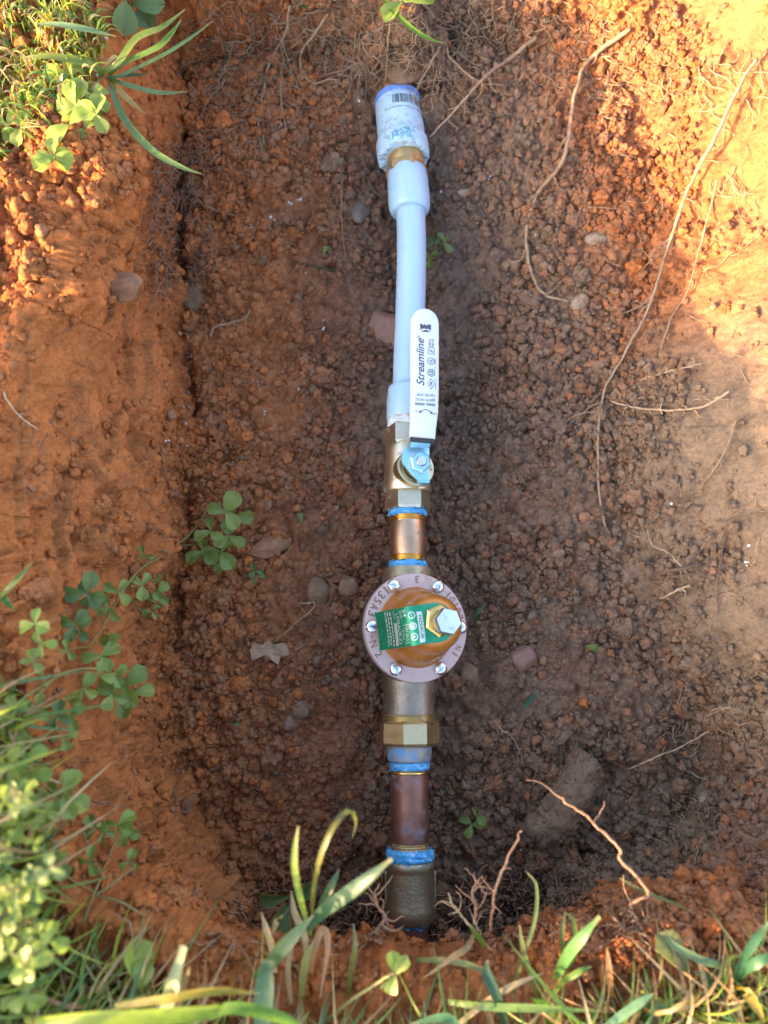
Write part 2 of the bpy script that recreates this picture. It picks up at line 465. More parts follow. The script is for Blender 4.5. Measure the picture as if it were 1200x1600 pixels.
# soil colours: R red clay and painted sun warmth, G wet, B pale dry, A free
red = np.clip(sstep(0.06, -0.15, X_ + 0.06 * n_big) * 0.85 + 0.35 * leftwall + 0.8 * over * sstep(0.2, 0.6, T) + 0.22 * n_big + 0.70 * sstep(0.14, 0.24, X_ + 0.25 * (Y_ - .3)) * sstep(0.18, 0.34, Y_), 0, 1)  # last term paints the sunlit slope's orange into the upper right soil
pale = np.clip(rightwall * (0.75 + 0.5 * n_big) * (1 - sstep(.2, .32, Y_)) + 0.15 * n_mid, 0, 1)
damp = np.clip(damp, 0, 1)
colat = np.zeros((len(P0), 4), np.float32); colat[:, 0] = 0.5; colat[:, 3] = 0.5
colat[fine, 0] = red; colat[fine, 1] = wet; colat[fine, 2] = pale; colat[fine, 3] = damp

def grid_mesh(name, P, nx, ny):
    me = bpy.data.meshes.new(name)
    idx = np.arange(nx * ny).reshape(ny, nx)
    q = np.stack([idx[:-1, :-1], idx[:-1, 1:], idx[1:, 1:], idx[1:, :-1]], -1).reshape(-1, 4)
    me.vertices.add(len(P)); me.vertices.foreach_set('co', P.astype(np.float32).ravel())
    me.loops.add(q.size); me.loops.foreach_set('vertex_index', q.astype(np.int32).ravel())
    me.polygons.add(len(q)); me.polygons.foreach_set('loop_start', (np.arange(len(q)) * 4).astype(np.int32))
    me.polygons.foreach_set('use_smooth', np.ones(len(q), bool))
    me.update(calc_edges=True)
    return me
def set_col(me, name, arr):
    a = me.color_attributes.new(name, 'FLOAT_COLOR', 'POINT')
    a.data.foreach_set('color', arr.astype(np.float32).ravel())

def soil_mat(name, inst=False):
    m, nt, P, N, L = new_mat(name)
    tc = N.new('ShaderNodeNewGeometry'); O = tc.outputs['Position']
    at_ = N.new('ShaderNodeAttribute'); at_.attribute_name = 'soil'
    if inst: at_.attribute_type = 'INSTANCER'
    sp = N.new('ShaderNodeSeparateColor'); L.new(at_.outputs['Color'], sp.inputs[0])
    redv, wetv, palev, dampv = sp.outputs[0], sp.outputs[1], sp.outputs[2], at_.outputs['Alpha']
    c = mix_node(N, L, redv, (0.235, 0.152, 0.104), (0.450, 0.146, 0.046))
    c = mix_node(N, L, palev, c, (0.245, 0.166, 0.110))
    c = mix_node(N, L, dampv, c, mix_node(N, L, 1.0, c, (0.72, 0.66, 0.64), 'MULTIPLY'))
    c = mix_node(N, L, wetv, c, (0.125, 0.070, 0.042))
    n1 = noise_node(N, L, 55, 6, 0.7, O)
    r1 = ramp_node(N, L, n1.outputs[0], [(0.30, (0.62, 0.60, 0.60)), (0.50, (1, 1, 1)), (0.72, (1.35, 1.30, 1.25))])
    c = mix_node(N, L, 0.9, c, r1.outputs[0], 'MULTIPLY')
    n2 = noise_node(N, L, 420, 4, 0.7, O)
    r2 = ramp_node(N, L, n2.outputs[0], [(0.33, (0.66, 0.64, 0.64)), (0.52, (1, 1, 1)), (0.75, (1.4, 1.32, 1.25))])
    c = mix_node(N, L, 0.8, c, r2.outputs[0], 'MULTIPLY')
    n3 = noise_node(N, L, 1900, 2, 0.5, O)                       # single pale grains
    r3 = ramp_node(N, L, n3.outputs[0], [(0.70, (0, 0, 0)), (0.76, (1, 1, 1))])
    c = mix_node(N, L, r3.outputs[0], c, (0.42, 0.33, 0.26))
    L.new(c, P.inputs['Base Color'])
    mr = N.new('ShaderNodeMapRange'); L.new(wetv, mr.inputs[0]); mr.inputs[3].default_value = 0.92; mr.inputs[4].default_value = 0.17
    L.new(mr.outputs[0], P.inputs['Roughness'])
    ms = N.new('ShaderNodeMapRange'); L.new(wetv, ms.inputs[0]); ms.inputs[3].default_value = 0.12; ms.inputs[4].default_value = 0.75
    L.new(ms.outputs[0], P.inputs['Specular IOR Level'])
    v = N.new('ShaderNodeTexVoronoi'); v.inputs['Scale'].default_value = 420; L.new(O, v.inputs['Vector'])
    b = bump_node(N, L, v.outputs['Distance'], -0.6, 0.0020)
    v2 = N.new('ShaderNodeTexVoronoi'); v2.inputs['Scale'].default_value = 950; L.new(O, v2.inputs['Vector'])
    b = bump_node(N, L, v2.outputs['Distance'], -0.6, 0.0009, b)
    n5 = noise_node(N, L, 900, 5, 0.7, O)
    b = bump_node(N, L, n5.outputs[0], 1.0, 0.0012, b)
    L.new(b, P.inputs['Normal'])
    return m
M['soil'] = soil_mat('clay_soil')
M['crumb'] = soil_mat('clay_crumbs', True)

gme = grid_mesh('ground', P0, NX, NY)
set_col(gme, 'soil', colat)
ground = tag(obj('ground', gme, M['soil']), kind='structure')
bpy.context.view_layer.update()
BVH = BVHTree.FromObject(ground, bpy.context.evaluated_depsgraph_get())
def hit(u, v, lift=0.0):            # the point of the ground that one sees at that pixel, lifted off it
    d = ray(u, v).normalized()
    p, n, i, dist = BVH.ray_cast(Vector((0, 0, CAM_H)), d, 5.0)
    if p is None: return at(u, v, 0.0)
    return p - d * lift
def drop(x, y):
    p, n, i, dist = BVH.ray_cast(Vector((x, y, 1.0)), Vector((0, 0, -1)), 3.0)
    return p if p is not None else Vector((x, y, RIM_Z))

# ------------------------------------------------------------------ loose crumbs on the soil
def ico(sub):
    bm = bmesh.new(); bmesh.ops.create_icosphere(bm, subdivisions=sub, radius=1.0)
    bm.verts.ensure_lookup_table()
    v = np.array([x.co[:] for x in bm.verts]); f = np.array([[q.index for q in x.verts] for x in bm.faces]); bm.free()
    return v, f
def lumps(name, pos, nrm, rad, cols, sub=2, nvar=14, flat=0.25, seed=3):
    v0, f0 = ico(sub)
    var = []
    for k in range(nvar):
        w_, _i = worley(v0 + 5.7 * k, 0.75, seed + k)
        w2_, _i = worley(v0 * 1.0 + 9.1 * k, 0.32, seed + k + 70)
        d = 0.72 + (0.16 if sub > 2 else 0.0) * np.sqrt(np.clip(1 - (w2_ / 0.85) ** 2, 0, 1)) + 0.38 * fbm(v0 + 7.1 * k, 0.9, 2, seed + k) + 0.30 * fbm(v0 + 3.3 * k, 0.45, 2, seed + 50 + k) + 0.42 * np.sqrt(np.clip(1 - (w_ / 0.85) ** 2, 0, 1))
        var.append(v0 * d[:, None])
    n = len(pos)
    which = rng.integers(0, nvar, n)
    ang = rng.normal(size=(n, 4)); ang /= np.linalg.norm(ang, axis=1, keepdims=True)
    a, b, c, d = ang.T
    R = np.stack([np.stack([1 - 2 * (c * c + d * d), 2 * (b * c - a * d), 2 * (b * d + a * c)], 1),
                  np.stack([2 * (b * c + a * d), 1 - 2 * (b * b + d * d), 2 * (c * d - a * b)], 1),
                  np.stack([2 * (b * d - a * c), 2 * (c * d + a * b), 1 - 2 * (b * b + c * c)], 1)], 1)
    sc = 1 + flat * rng.uniform(-1, 1, (n, 3))
    V = np.array(var)[which] * sc[:, None, :] * rad[:, None, None]
    V = np.einsum('nij,nkj->nki', R, V) + (pos + nrm * (rad * 0.35)[:, None])[:, None, :]
    nv = len(v0)
    Fc = (f0[None] + (np.arange(n) * nv)[:, None, None]).reshape(-1, 3)
    me = bpy.data.meshes.new(name)
    me.vertices.add(n * nv); me.vertices.foreach_set('co', V.astype(np.float32).ravel())
    me.loops.add(Fc.size); me.loops.foreach_set('vertex_index', Fc.astype(np.int32).ravel())
    me.polygons.add(len(Fc)); me.polygons.foreach_set('loop_start', (np.arange(len(Fc)) * 3).astype(np.int32))
    me.polygons.foreach_set('use_smooth', np.full(len(Fc), sub > 1, bool))
    me.update(calc_edges=True)
    set_col(me, 'soil', np.repeat(cols, nv, axis=0))
    return me
def scatter(n, weight, med, sig, lo, hi, seedshift=0):
    w = weight * np.sqrt(1 + 0 * weight) / np.maximum(NF[:, 2], 0.25)
    idx = rng.choice(len(PF2), n, p=w / w.sum())
    rad = np.clip(med * np.exp(sig * rng.normal(size=n)), lo, hi)
    pos = PF2[idx] + rng.uniform(-0.0006, 0.0006, (n, 3))
    c = np.stack([red[idx], wet[idx] * 0.7, pale[idx], damp[idx]], 1)
    c[:, 0] = np.clip(c[:, 0] + rng.normal(0, 0.20, n), 0, 1); c[:, 3] = np.clip(c[:, 3] + rng.normal(0, 0.3, n), 0, 1.3)
    c[:, 2] = np.clip(c[:, 2] + rng.normal(0, 0.10, n) + 0.5 * (rng.random(n) < 0.02), 0, 1)
    return pos, NF[idx], rad, c
inview = (D < 0.17) & (X_ > -0.28)
patch = 0.15 + sstep(-0.35, 0.45, fbm(PF, 0.045, 3, 210))
wgt = inview * patch * (0.10 + crumb ** 1.5) * (1 + 0.6 * sstep(0.03, 0.12, X_)) * (1 - 0.6 * wet) * (1 - 0.7 * leftwall * sstep(.03, .10, T) * (1 - sstep(.85, .95, T))) * (1 - 0.85 * rightwall * sstep(0.015, 0.06, D + n_big * .03)) * (1 - 0.65 * steep)

def crumb_group(mat, sub, nvar, flat):
    ng = bpy.data.node_groups.new('crumbs', 'GeometryNodeTree')
    ng.interface.new_socket('Geometry', in_out='INPUT', socket_type='NodeSocketGeometry')
    ng.interface.new_socket('Geometry', in_out='OUTPUT', socket_type='NodeSocketGeometry')
    N, L = ng.nodes, ng.links
    gi, go = N.new('NodeGroupInput'), N.new('NodeGroupOutput')
    join = N.new('GeometryNodeGeometryToInstance')
    def math_(op, a, b):
        n = N.new('ShaderNodeMath'); n.operation = op
        for s, x in ((0, a), (1, b)):
            if hasattr(x, 'is_output'): L.new(x, n.inputs[s])
            else: n.inputs[s].default_value = x
        return n.outputs[0]
    for k in range(nvar):
        ico_ = N.new('GeometryNodeMeshIcoSphere'); ico_.inputs['Radius'].default_value = 1.0; ico_.inputs['Subdivisions'].default_value = sub
        ps = N.new('GeometryNodeInputPosition')
        of = N.new('ShaderNodeVectorMath'); of.operation = 'ADD'; L.new(ps.outputs[0], of.inputs[0]); of.inputs[1].default_value = (7.3 * k, 3.1 * k, 1.7 * k)
        v1 = N.new('ShaderNodeTexVoronoi'); v1.inputs['Scale'].default_value = 1.15; L.new(of.outputs[0], v1.inputs['Vector'])
        v2 = N.new('ShaderNodeTexVoronoi'); v2.inputs['Scale'].default_value = 2.9; L.new(of.outputs[0], v2.inputs['Vector'])
        n1 = N.new('ShaderNodeTexNoise'); n1.inputs['Scale'].default_value = 1.0; n1.inputs['Detail'].default_value = 3; L.new(of.outputs[0], n1.inputs['Vector'])
        h = math_('ADD', math_('MULTIPLY', v1.outputs['Distance'], -0.75), math_('MULTIPLY', v2.outputs['Distance'], -0.30))
        h = math_('ADD', math_('ADD', h, math_('MULTIPLY', n1.outputs[0], 0.9)), 1.05)
        sc = N.new('ShaderNodeVectorMath'); sc.operation = 'SCALE'; L.new(ps.outputs[0], sc.inputs[0]); L.new(h, sc.inputs['Scale'])
        an = N.new('ShaderNodeVectorMath'); an.operation = 'MULTIPLY'; L.new(sc.outputs[0], an.inputs[0]); an.inputs[1].default_value = (1 + flat * random.uniform(-1, 1), 1 + flat * random.uniform(-1, 1), 1 - flat * random.random())
        sp = N.new('GeometryNodeSetPosition'); L.new(ico_.outputs[0], sp.inputs['Geometry']); L.new(an.outputs[0], sp.inputs['Position'])
        ss = N.new('GeometryNodeSetShadeSmooth'); L.new(sp.outputs[0], ss.inputs[0])
        sm = N.new('GeometryNodeSetMaterial'); sm.inputs['Material'].default_value = mat; L.new(ss.outputs[0], sm.inputs[0])
        L.new(sm.outputs[0], join.inputs[0])
    ip = N.new('GeometryNodeInstanceOnPoints'); L.new(gi.outputs[0], ip.inputs['Points']); L.new(join.outputs[0], ip.inputs['Instance'])
    ip.inputs['Pick Instance'].default_value = True
    def named(nm, ty):
        n = N.new('GeometryNodeInputNamedAttribute'); n.data_type = ty; n.inputs['Name'].default_value = nm
        return next(o for o in n.outputs if o.enabled and o.name == 'Attribute')
    L.new(named('pick', 'INT'), ip.inputs['Instance Index'])
    L.new(named('turn', 'FLOAT_VECTOR'), ip.inputs['Rotation'])
    L.new(named('size', 'FLOAT'), ip.inputs['Scale'])
    L.new(ip.outputs[0], go.inputs[0])
    return ng
def instanced(name, pos, nrm, rad, cols, group, nvar, sink=0.25):
    n = len(pos); me = bpy.data.meshes.new(name)
    me.vertices.add(n); me.vertices.foreach_set('co', (pos + nrm * (rad * sink)[:, None]).astype(np.float32).ravel())
    a = me.attributes.new('size', 'FLOAT', 'POINT'); a.data.foreach_set('value', rad.astype(np.float32))
    a = me.attributes.new('turn', 'FLOAT_VECTOR', 'POINT'); a.data.foreach_set('vector', rng.uniform(-3.14, 3.14, n * 3).astype(np.float32))
    a = me.attributes.new('pick', 'INT', 'POINT'); a.data.foreach_set('value', rng.integers(0, nvar, n).astype(np.int32))
    set_col(me, 'soil', cols)
    o = tag(obj(name, me), kind='stuff')
    md = o.modifiers.new('crumbs', 'NODES'); md.node_group = group
    return o
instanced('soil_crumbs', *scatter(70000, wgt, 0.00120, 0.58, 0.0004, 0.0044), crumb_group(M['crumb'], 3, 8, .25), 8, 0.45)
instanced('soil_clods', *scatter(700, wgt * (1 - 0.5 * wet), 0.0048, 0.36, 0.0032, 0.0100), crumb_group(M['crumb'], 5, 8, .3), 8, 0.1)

# ------------------------------------------------------------------ THE WATER LINE
_tc = {}
def text_mesh(s, shear=0.0, bold=0.0):
    key = (s, shear, bold)
    if key not in _tc:
        cu = bpy.data.curves.new('lettering', 'FONT'); cu.body = s; cu.shear = shear; cu.offset = bold; cu.resolution_u = 3
        o = bpy.data.objects.new('lettering', cu); COL.objects.link(o)
        dg = bpy.context.evaluated_depsgraph_get(); dg.update()
        me = bpy.data.meshes.new_from_object(o.evaluated_get(dg))
        v = np.array([x.co[:2] for x in me.vertices]); f = [tuple(p.vertices) for p in me.polygons]
        bpy.data.objects.remove(o); bpy.data.curves.remove(cu); bpy.data.meshes.remove(me)
        lo, hi = v.min(0), v.max(0)
        _tc[key] = ((v - (lo + hi) / 2) / (hi - lo), f, (hi - lo)[0] / (hi - lo)[1])
    return _tc[key]
def put_text(mb, s, place, w, h, shear=0.0, bold=0.0):     # place(a, b) -> 3D; a along the reading direction, b upwards
    v, f, asp = text_mesh(s, shear, bold)
    mb.add([place(p[0] * w, p[1] * h) for p in v], f)
def put_poly(mb, pts, place):
    mb.add([place(*p) for p in pts], [tuple(range(len(pts)))])
def put_ring(mb, cx, cy, r, w, place, n=20, closed=None):
    pts = closed if closed else [(cx + r * math.cos(2 * math.pi * k / n), cy + r * math.sin(2 * math.pi * k / n)) for k in range(n)]
    n = len(pts); vs = []
    for p in pts:
        q = (cx + (p[0] - cx) * (1 - w / r), cy + (p[1] - cy) * (1 - w / r)); vs += [place(*p), place(*q)]
    mb.add(vs, [(2 * k, 2 * ((k + 1) % n), 2 * ((k + 1) % n) + 1, 2 * k + 1) for k in range(n)])

XA = 0.0180
WL = empty('water_line', (XA, 0.2, 0), 'water line of white tube, ball valve and bell-topped pressure regulator lying along the pit floor', 'water line')
WL['kind'] = 'thing'
def part(name, label=None):
    e = bpy.data.objects.new(name, None); e.empty_display_size = 0.01; COL.objects.link(e); e.parent = WL
    e.location = (0, 0, 0)
    if label: e['label'] = label
    return e
def prof(rows): return [(yv(v), h * mpp(v)) for (v, h) in rows]
TX = Matrix.Translation((XA, 0, 0))
def turned(name, rows, mat, parent, seg=56, phase=0.0, sharp=35, Mx=TX):
    return child(name, lathe(prof(rows), seg, Mx, None, phase).mesh(name, True, sharp), mat, parent)
def wrap_ring(name, v0, v1, half, mat, parent, jit=0.05, Mx=TX, shreds=10):
    mb = MB(); rows = 9; seg = 72
    vs, fs = [], []
    for i in range(rows):
        v = v0 + (v1 - v0) * i / (rows - 1)
        e = math.sin(math.pi * i / (rows - 1)) ** 0.35
        for k in range(seg):
            a = 2 * math.pi * k / seg
            r = half * (0.90 + 0.10 * e) * (1 + random.uniform(-jit, jit) * 0.55 + 0.3 * jit * math.sin(i * 2.2 + k * 0.13))
            y = yv(v + random.uniform(-0.8, 0.8) * (1 + (i in (0, rows - 1)) * 1.2))
            vs.append((r * mpp(v) * math.cos(a), y, r * mpp(v) * math.sin(a)))
    for i in range(rows - 1):
        for k in range(seg):
            k2 = (k + 1) % seg
            fs.append((i * seg + k, i * seg + k2, (i + 1) * seg + k2, (i + 1) * seg + k))
    fs.append(tuple(range(seg))); fs.append(tuple(reversed(range((rows - 1) * seg, rows * seg))))
    mb.add(vs, fs, Mx)
    for s in range(shreds):                                              # loose ends of tape
        a = random.uniform(0.2, 2.9); v = random.choice((v0, v1)); r = half * mpp(v)
        p0 = Mx @ Vector((r * math.cos(a), yv(v), r * math.sin(a)))
        p1 = Mx @ Vector(((r * 1.08) * math.cos(a + .12), yv(v + random.uniform(-4, 4)), (r * 1.08) * math.sin(a + .12)))
        tube([p0, (p0 + p1) / 2 + Vector((0, 0, 0.0006)), p1], 0.0004, 0.0002, 4, mb)
    return child(name, mb.mesh(name, True, 60), mat, parent)

# -- old pipe and white repair coupling at the far end
c0, c1 = at(621, 157), at(630.5, 247)
ydir = (c0 - c1).normalized(); xdir = ydir.cross(Vector((0, 0, 1))).normalized(); zdir = xdir.cross(ydir)
MC = Matrix(((xdir.x, ydir.x, zdir.x, c1.x), (xdir.y, ydir.y, zdir.y, c1.y), (xdir.z, ydir.z, zdir.z, c1.z), (0, 0, 0, 1)))
LC = (c0 - c1).length; q = mpp(200)
rp = part('rusty_pipe', 'rusty old pipe end entering the far wall of the pit')
mb = lathe([(LC - .004, 27 * q), (LC + .004, 29 * q), (LC + .012, 28 * q), (LC + .03, 29 * q), (LC + .06, 28 * q)], 40, MC)
child('pipe_end', mb.mesh('pipe_end'), M['rust'], rp)
cp = part('repair_coupling', 'white plastic coupling with blue ring and barcode')
rows = [(0, 28), (0, 37), (.012, 40), (.06, 40.6), (.20, 40.5), (.25, 40.0), (.29, 37.6), (.33, 36.8), (.60, 36.6), (.90, 36.0), (.915, 35.4), (.915, 30)]
mb = lathe([(LC * a, r * q) for a, r in rows], 72, MC)
for i, p in enumerate(mb.v):
    n_ = math.sin(i * 12.9898) * 43758.5453; n_ -= math.floor(n_)
    if i < 72 * 3: mb.v[i] = tuple(Vector(p) + ydir * ((n_ - 0.7) * 0.003 if i > 71 else 0))       # ragged lower lip
child('coupling_shell', mb.mesh('coupling_shell', True, 40), M['pvc'], cp)
mb = lathe([(LC * .90, 30 * q), (LC * .90, 36.8 * q), (LC * .94, 37.2 * q), (LC * .99, 36.6 * q), (LC, 35 * q), (LC, 28 * q)], 60, MC)
child('coupling_ring', mb.mesh('coupling_ring', True, 40), M['pvc_blue'], cp)
def on_coupling(a, b):                 # a: arc length to the right, b: along the coupling
    r = 36.75 * q + 0.00012; an = math.pi / 2 - a / r
    return MC @ Vector((r * math.cos(an), b, r * math.sin(an)))
mb = MB(); a = -0.006
random.seed(5)
while a < 0.020:
    w = random.choice((0.00035, 0.00035, 0.0007, 0.001))
    top = LC * .82 if random.random() > .1 else LC * .84
    put_poly(mb, [(a, LC * .67), (a + w, LC * .67), (a + w, top), (a, top)], on_coupling)
    a += w + random.choice((0.00045, 0.0007, 0.001))
a = -0.013
while a < 0.021:
    w = random.uniform(0.0005, 0.0011)
    if random.random() > .2:
        y0 = LC * .595; put_poly(mb, [(a, y0), (a + w, y0), (a + w, y0 + 0.0009), (a, y0 + 0.0009)], on_coupling)
    a += w + 0.0005
for a in np.arange(-0.006, 0.020, 0.0026):
    put_poly(mb, [(a, LC * .86), (a + .0006, LC * .86), (a + .0006, LC * .88), (a, LC * .88)], on_coupling)
child('barcode_print', mb.mesh('barcode_print', False), M['ink'], cp)
mb = MB()
for k in range(26):                    # scrap of blue-green thread tape caught on the lip
    a = random.gauss(-0.001, 0.005); b = LC * random.uniform(.03, .20) + 0.4 * abs(a) * 0; r = 40.8 * q
    pts = []
    for t in range(4):
        an = math.pi / 2 - (a + random.gauss(0, .0012)) / r
        pts.append(MC @ Vector((r * 1.012 * math.cos(an), b + random.gauss(0, .0014), r * 1.012 * math.sin(an))))
    tube(catmull(pts, 6), 0.00035, 0.0002, 4, mb)
child('tape_scrap', mb.mesh('tape_scrap'), worn('teal_scrap', (0.10, 0.34, 0.50), (0.35, 0.60, 0.72), 0.5), cp)
random.seed(21)

# -- brass adapter, collars and the milky tube
MA = Matrix.Translation((at(634, 260).x, 0, 0))
ad = part('brass_adapter', 'dull brass adapter between white coupling and tube')
child('adapter_barrel', lathe(prof([(240, 26), (240, 27.5), (259, 28), (261, 27)]), 40, MA).mesh('adapter_barrel', True, 40), M['brass_dull'], ad)
child('adapter_hex', lathe(prof([(260.5, 25), (260.5, 29.5), (262, 31.5), (272, 32.5), (276, 31)]), 6, MA, None, math.radians(12)).mesh('adapter_hex', True, 25), M['brass_dull'], ad)
tb = part('flexible_tube', 'milky white flexible plastic tube with a collar at each end')
pts = catmull([at(639, 300), at(642, 340), at(643, 400), at(641.5, 470), at(638.5, 560), at(636.5, 632)], 60)
mb = MB(); vs, fs = [], []; seg = 48
for i, p in enumerate(pts):
    t = (pts[min(i + 1, 60)] - pts[max(i - 1, 0)]).normalized(); xa = t.cross(Vector((0, 0, 1))).normalized(); za = xa.cross(t)
    r = 22.8 * 0.000527 * (1 + 0.12 * math.exp(-i / 3.0) + 0.03 * math.exp(-(60 - i) / 4))
    for k in range(seg):
        an = 2 * math.pi * k / seg; vs.append(p + xa * r * math.cos(an) + za * r * math.sin(an))
for i in range(60):
    for k in range(seg):
        k2 = (k + 1) % seg; fs.append((i * seg + k, i * seg + k2, (i + 1) * seg + k2, (i + 1) * seg + k))
child('tube', mb.add(vs, fs).mesh('tube'), M['tube'], tb)
def collar(rows, A, B):
    yd = (A - B).normalized(); xd = yd.cross(Vector((0, 0, 1))).normalized(); zd = xd.cross(yd)
    Mx = Matrix(((xd.x, yd.x, zd.x, B.x), (xd.y, yd.y, zd.y, B.y), (xd.z, yd.z, zd.z, B.z), (0, 0, 0, 1)))
    Ln = (A - B).length
    return lathe([(Ln * f, r) for f, r in rows], 56, Mx)
k_ = mpp(300)
child('collar', collar([(0.0, 23 * k_), (0.0, 27 * k_), (.03, 29.5 * k_), (.12, 31.6 * k_), (.30, 32.6 * k_), (.75, 32 * k_), (.96, 30.4 * k_), (1, 29 * k_), (1, 22 * k_)], at(636, 269), at(640.5, 332)).mesh('collar', True, 50), M['tube'], tb)
k_ = mpp(630)
child('collar', collar([(0, 20 * k_), (0, 31.4 * k_), (.05, 32.4 * k_), (.5, 32.6 * k_), (.9, 31.6 * k_), (.97, 30 * k_), (1, 27 * k_), (1, 20 * k_)], at(637.5, 605), at(636.5, 657)).mesh('collar', True, 50), M['tube'], tb)

# -- ball valve with lever
bv = part('ball_valve', 'brass ball valve with white printed lever and blue zinc plate')
ROLL = math.radians(11)
MV = TX @ Matrix.Rotation(ROLL, 4, 'Y')
wrap_ring('thread_tape', 652, 672, 30.5, M['tape_white'], bv, 0.10, TX, 14)
turned('valve_hex', [(668, 30), (668, 33.5), (670, 35.5), (696, 35.5), (699, 33.5), (699, 28)], M['brass_pale'], bv, 6, math.radians(2), 25)
turned('valve_body', [(696, 30), (699, 33), (704, 34.5), (716, 34.6), (728, 35.6), (744, 36.2), (757, 35.8), (758, 37.6), (769, 37.6), (771.5, 36), (772, 30)], M['brass_pale'], bv, 64)
turned('valve_hex', [(770, 30), (771, 33.5), (774, 35.3), (795, 35.3), (799, 33), (799, 28)], M['brass_pale'], bv, 6, math.radians(-4), 25)
def loc(u, v, z):                      # pixel -> (x, y) in the valve's rolled frame at height z
    p = at(u, v, z * math.cos(ROLL))
    return ((p.x - XA - z * math.sin(ROLL)) / math.cos(ROLL), p.y)
sx, sy = loc(657, 722, 0.034)
MS = MV @ Matrix.Translation((sx, sy, 0))
def zl(profile, seg, Mx, phase=0.0): # lathe about local z
    return lathe(profile, seg, Mx @ Matrix.Rotation(math.radians(90), 4, 'X'), None, phase)
child('bonnet', zl([(.008, .0165), (.0150, .0150), (.0185, .0140), (.0195, .0095), (.0265, .0090), (.028, .008)], 40, MS).mesh('bonnet', True, 35), M['brass'], bv)
k3 = mpp(722, 0.03)
def pxo(lst, k=k3): return [(a * k, b * k) for a, b in lst]
mb = MB(); arc = []                    # curved stop rib on the left of the bonnet
for i in range(13):
    an = math.radians(165 + i * 9.5); arc.append((.0152 * math.cos(an), .0152 * math.sin(an)))
arc = arc + [(x * .80, y * .80) for x, y in reversed(arc)]
prism(arc, .014, .0245, .0006, MS, mb)
child('stop_rib', mb.mesh('stop_rib', True, 30), M['brass'], bv)
mb = MB(); prism(pxo([(16.6, -27), (16.6, 27), (-18, 27), (-27.5, 17), (-27.5, 1), (-13, -18), (-2, -27)]), .0282, .0304, .0004, MS, mb)
prism(pxo([(16.6, -30), (16.6, -27), (-2, -27), (-2, -30)]), .0225, .0300, .0003, MS, mb)
vs = [(x * k3, y * k3, z) for (x, y, z) in ((-15, 26, .0282), (16, 26, .0282), (19, 46, .0385), (-13, 46, .0385), (-15, 26, .0304), (16, 26, .0304), (19, 46, .0407), (-13, 46, .0407))]
mb.add(vs, [(3, 2, 1, 0), (4, 5, 6, 7), (0, 1, 5, 4), (1, 2, 6, 5), (2, 3, 7, 6), (3, 0, 4, 7)], MS)
child('lever_plate', mb.mesh('lever_plate', True, 30), M['zinc_blue'], bv)
mb = MB(); prism(pxo([(17, -6), (24, -6), (24, 2), (17, 2)]), .0230, .0272, .0003, MS, mb)
child('stop_pin', mb.mesh('stop_pin', True, 30), M['brass'], bv)
child('lever_nut', zl([(.0304, .0072), (.0310, .0082), (.0352, .0082), (.0362, .0070), (.0362, .0040)], 6, MS, 0.35).mesh('lever_nut', True, 25), M['zinc_blue'], bv)
child('nut_washer', zl([(.0300, .0084), (.0309, .0084), (.0309, .004)], 32, MS).mesh('nut_washer', True, 30), M['zinc'], bv)
child('stem', zl([(.030, .0040), (.0378, .0040), (.0386, .0034), (.0387, .0006)], 24, MS).mesh('stem', True, 35), M['zinc'], bv)
ZG = 0.0432
ol = [(642, 660), (640.3, 682), (681, 683), (682.5, 668), (686, 640), (687, 600), (687, 505)]
ol += [(665 + 22 * math.cos(math.radians(a)), 503 - 23 * math.sin(math.radians(a))) for a in range(10, 180, 10)] + [(643, 508), (642.6, 580)]
ol = [loc(u, v, ZG) for u, v in ol]
mb = MB(); prism(ol, ZG - .0058, ZG, .0016, MV, mb)
child('lever_grip', mb.mesh('lever_grip', True, 40), M['vinyl'], bv)
mb = MB(); e0 = [loc(u, v, ZG) for u, v in ((642.5, 679), (679.5, 680), (679, 689), (644, 688))]
prism([e0[3], e0[2], e0[1], e0[0]], ZG - .0052, ZG - .0022, .0003, MV, mb)
child('grip_mouth', mb.mesh('grip_mouth', True, 30), M['rubber_and_shade'], bv)  # black strip stands for the grip's rubber edge and the shadow under it
kg = mpp(580, ZG)
def on_grip(u, v, rot):                # print lies a hair proud of the vinyl
    x0, y0 = loc(u, v, ZG); ca, sa = math.cos(math.radians(rot)), math.sin(math.radians(rot))
    return lambda a, b: MV @ Vector((x0 + (a * ca - b * sa) * kg, y0 + (a * sa + b * ca) * kg, ZG + 0.00015))
mb = MB()
put_text(mb, 'Streamline', on_grip(656.5, 565, 90), 80, 13, 0.30, 0.012)
put_text(mb, '®', on_grip(654, 526, 90), 4.5, 4.5)
def wav(u0, v0, u1, v1, w):            # a straight stroke given in photograph pixels
    x0, y0 = loc(u0, v0, ZG); x1, y1 = loc(u1, v1, ZG); d = Vector((x1 - x0, y1 - y0)); n = Vector((-d.y, d.x)).normalized() * w * kg / 2
    mb.add([MV @ Vector((x, y, ZG + .00015)) for x, y in ((x0 + n.x, y0 + n.y), (x0 - n.x, y0 - n.y), (x1 - n.x, y1 - n.y), (x1 + n.x, y1 + n.y))], [(0, 1, 2, 3)])
pl = on_grip(665, 512, 0)              # block emblem near the tip
put_poly(mb, [(-9, -1), (9, -1), (9, 7), (4, 7), (1.5, 4.5), (-1.5, 7), (-4, 4.5), (-6, 7), (-9, 7)], pl)
put_poly(mb, [(-8, -6.5), (8, -6.5), (1, -2.2)], pl); put_poly(mb, [(-9, -4), (-9, -1.4), (-4.5, -1.4)], pl); put_poly(mb, [(9, -4), (4.5, -1.4), (9, -1.4)], pl)
for (u, v, s, w, h) in ((671.5, 534, 'NSF 61', 13, 3.6), (676.5, 534, 'NSF 372', 13, 3.6)): put_text(mb, s, on_grip(u, v, 90), w, h, 0, .01)
pl = on_grip(674, 546.5, 90)
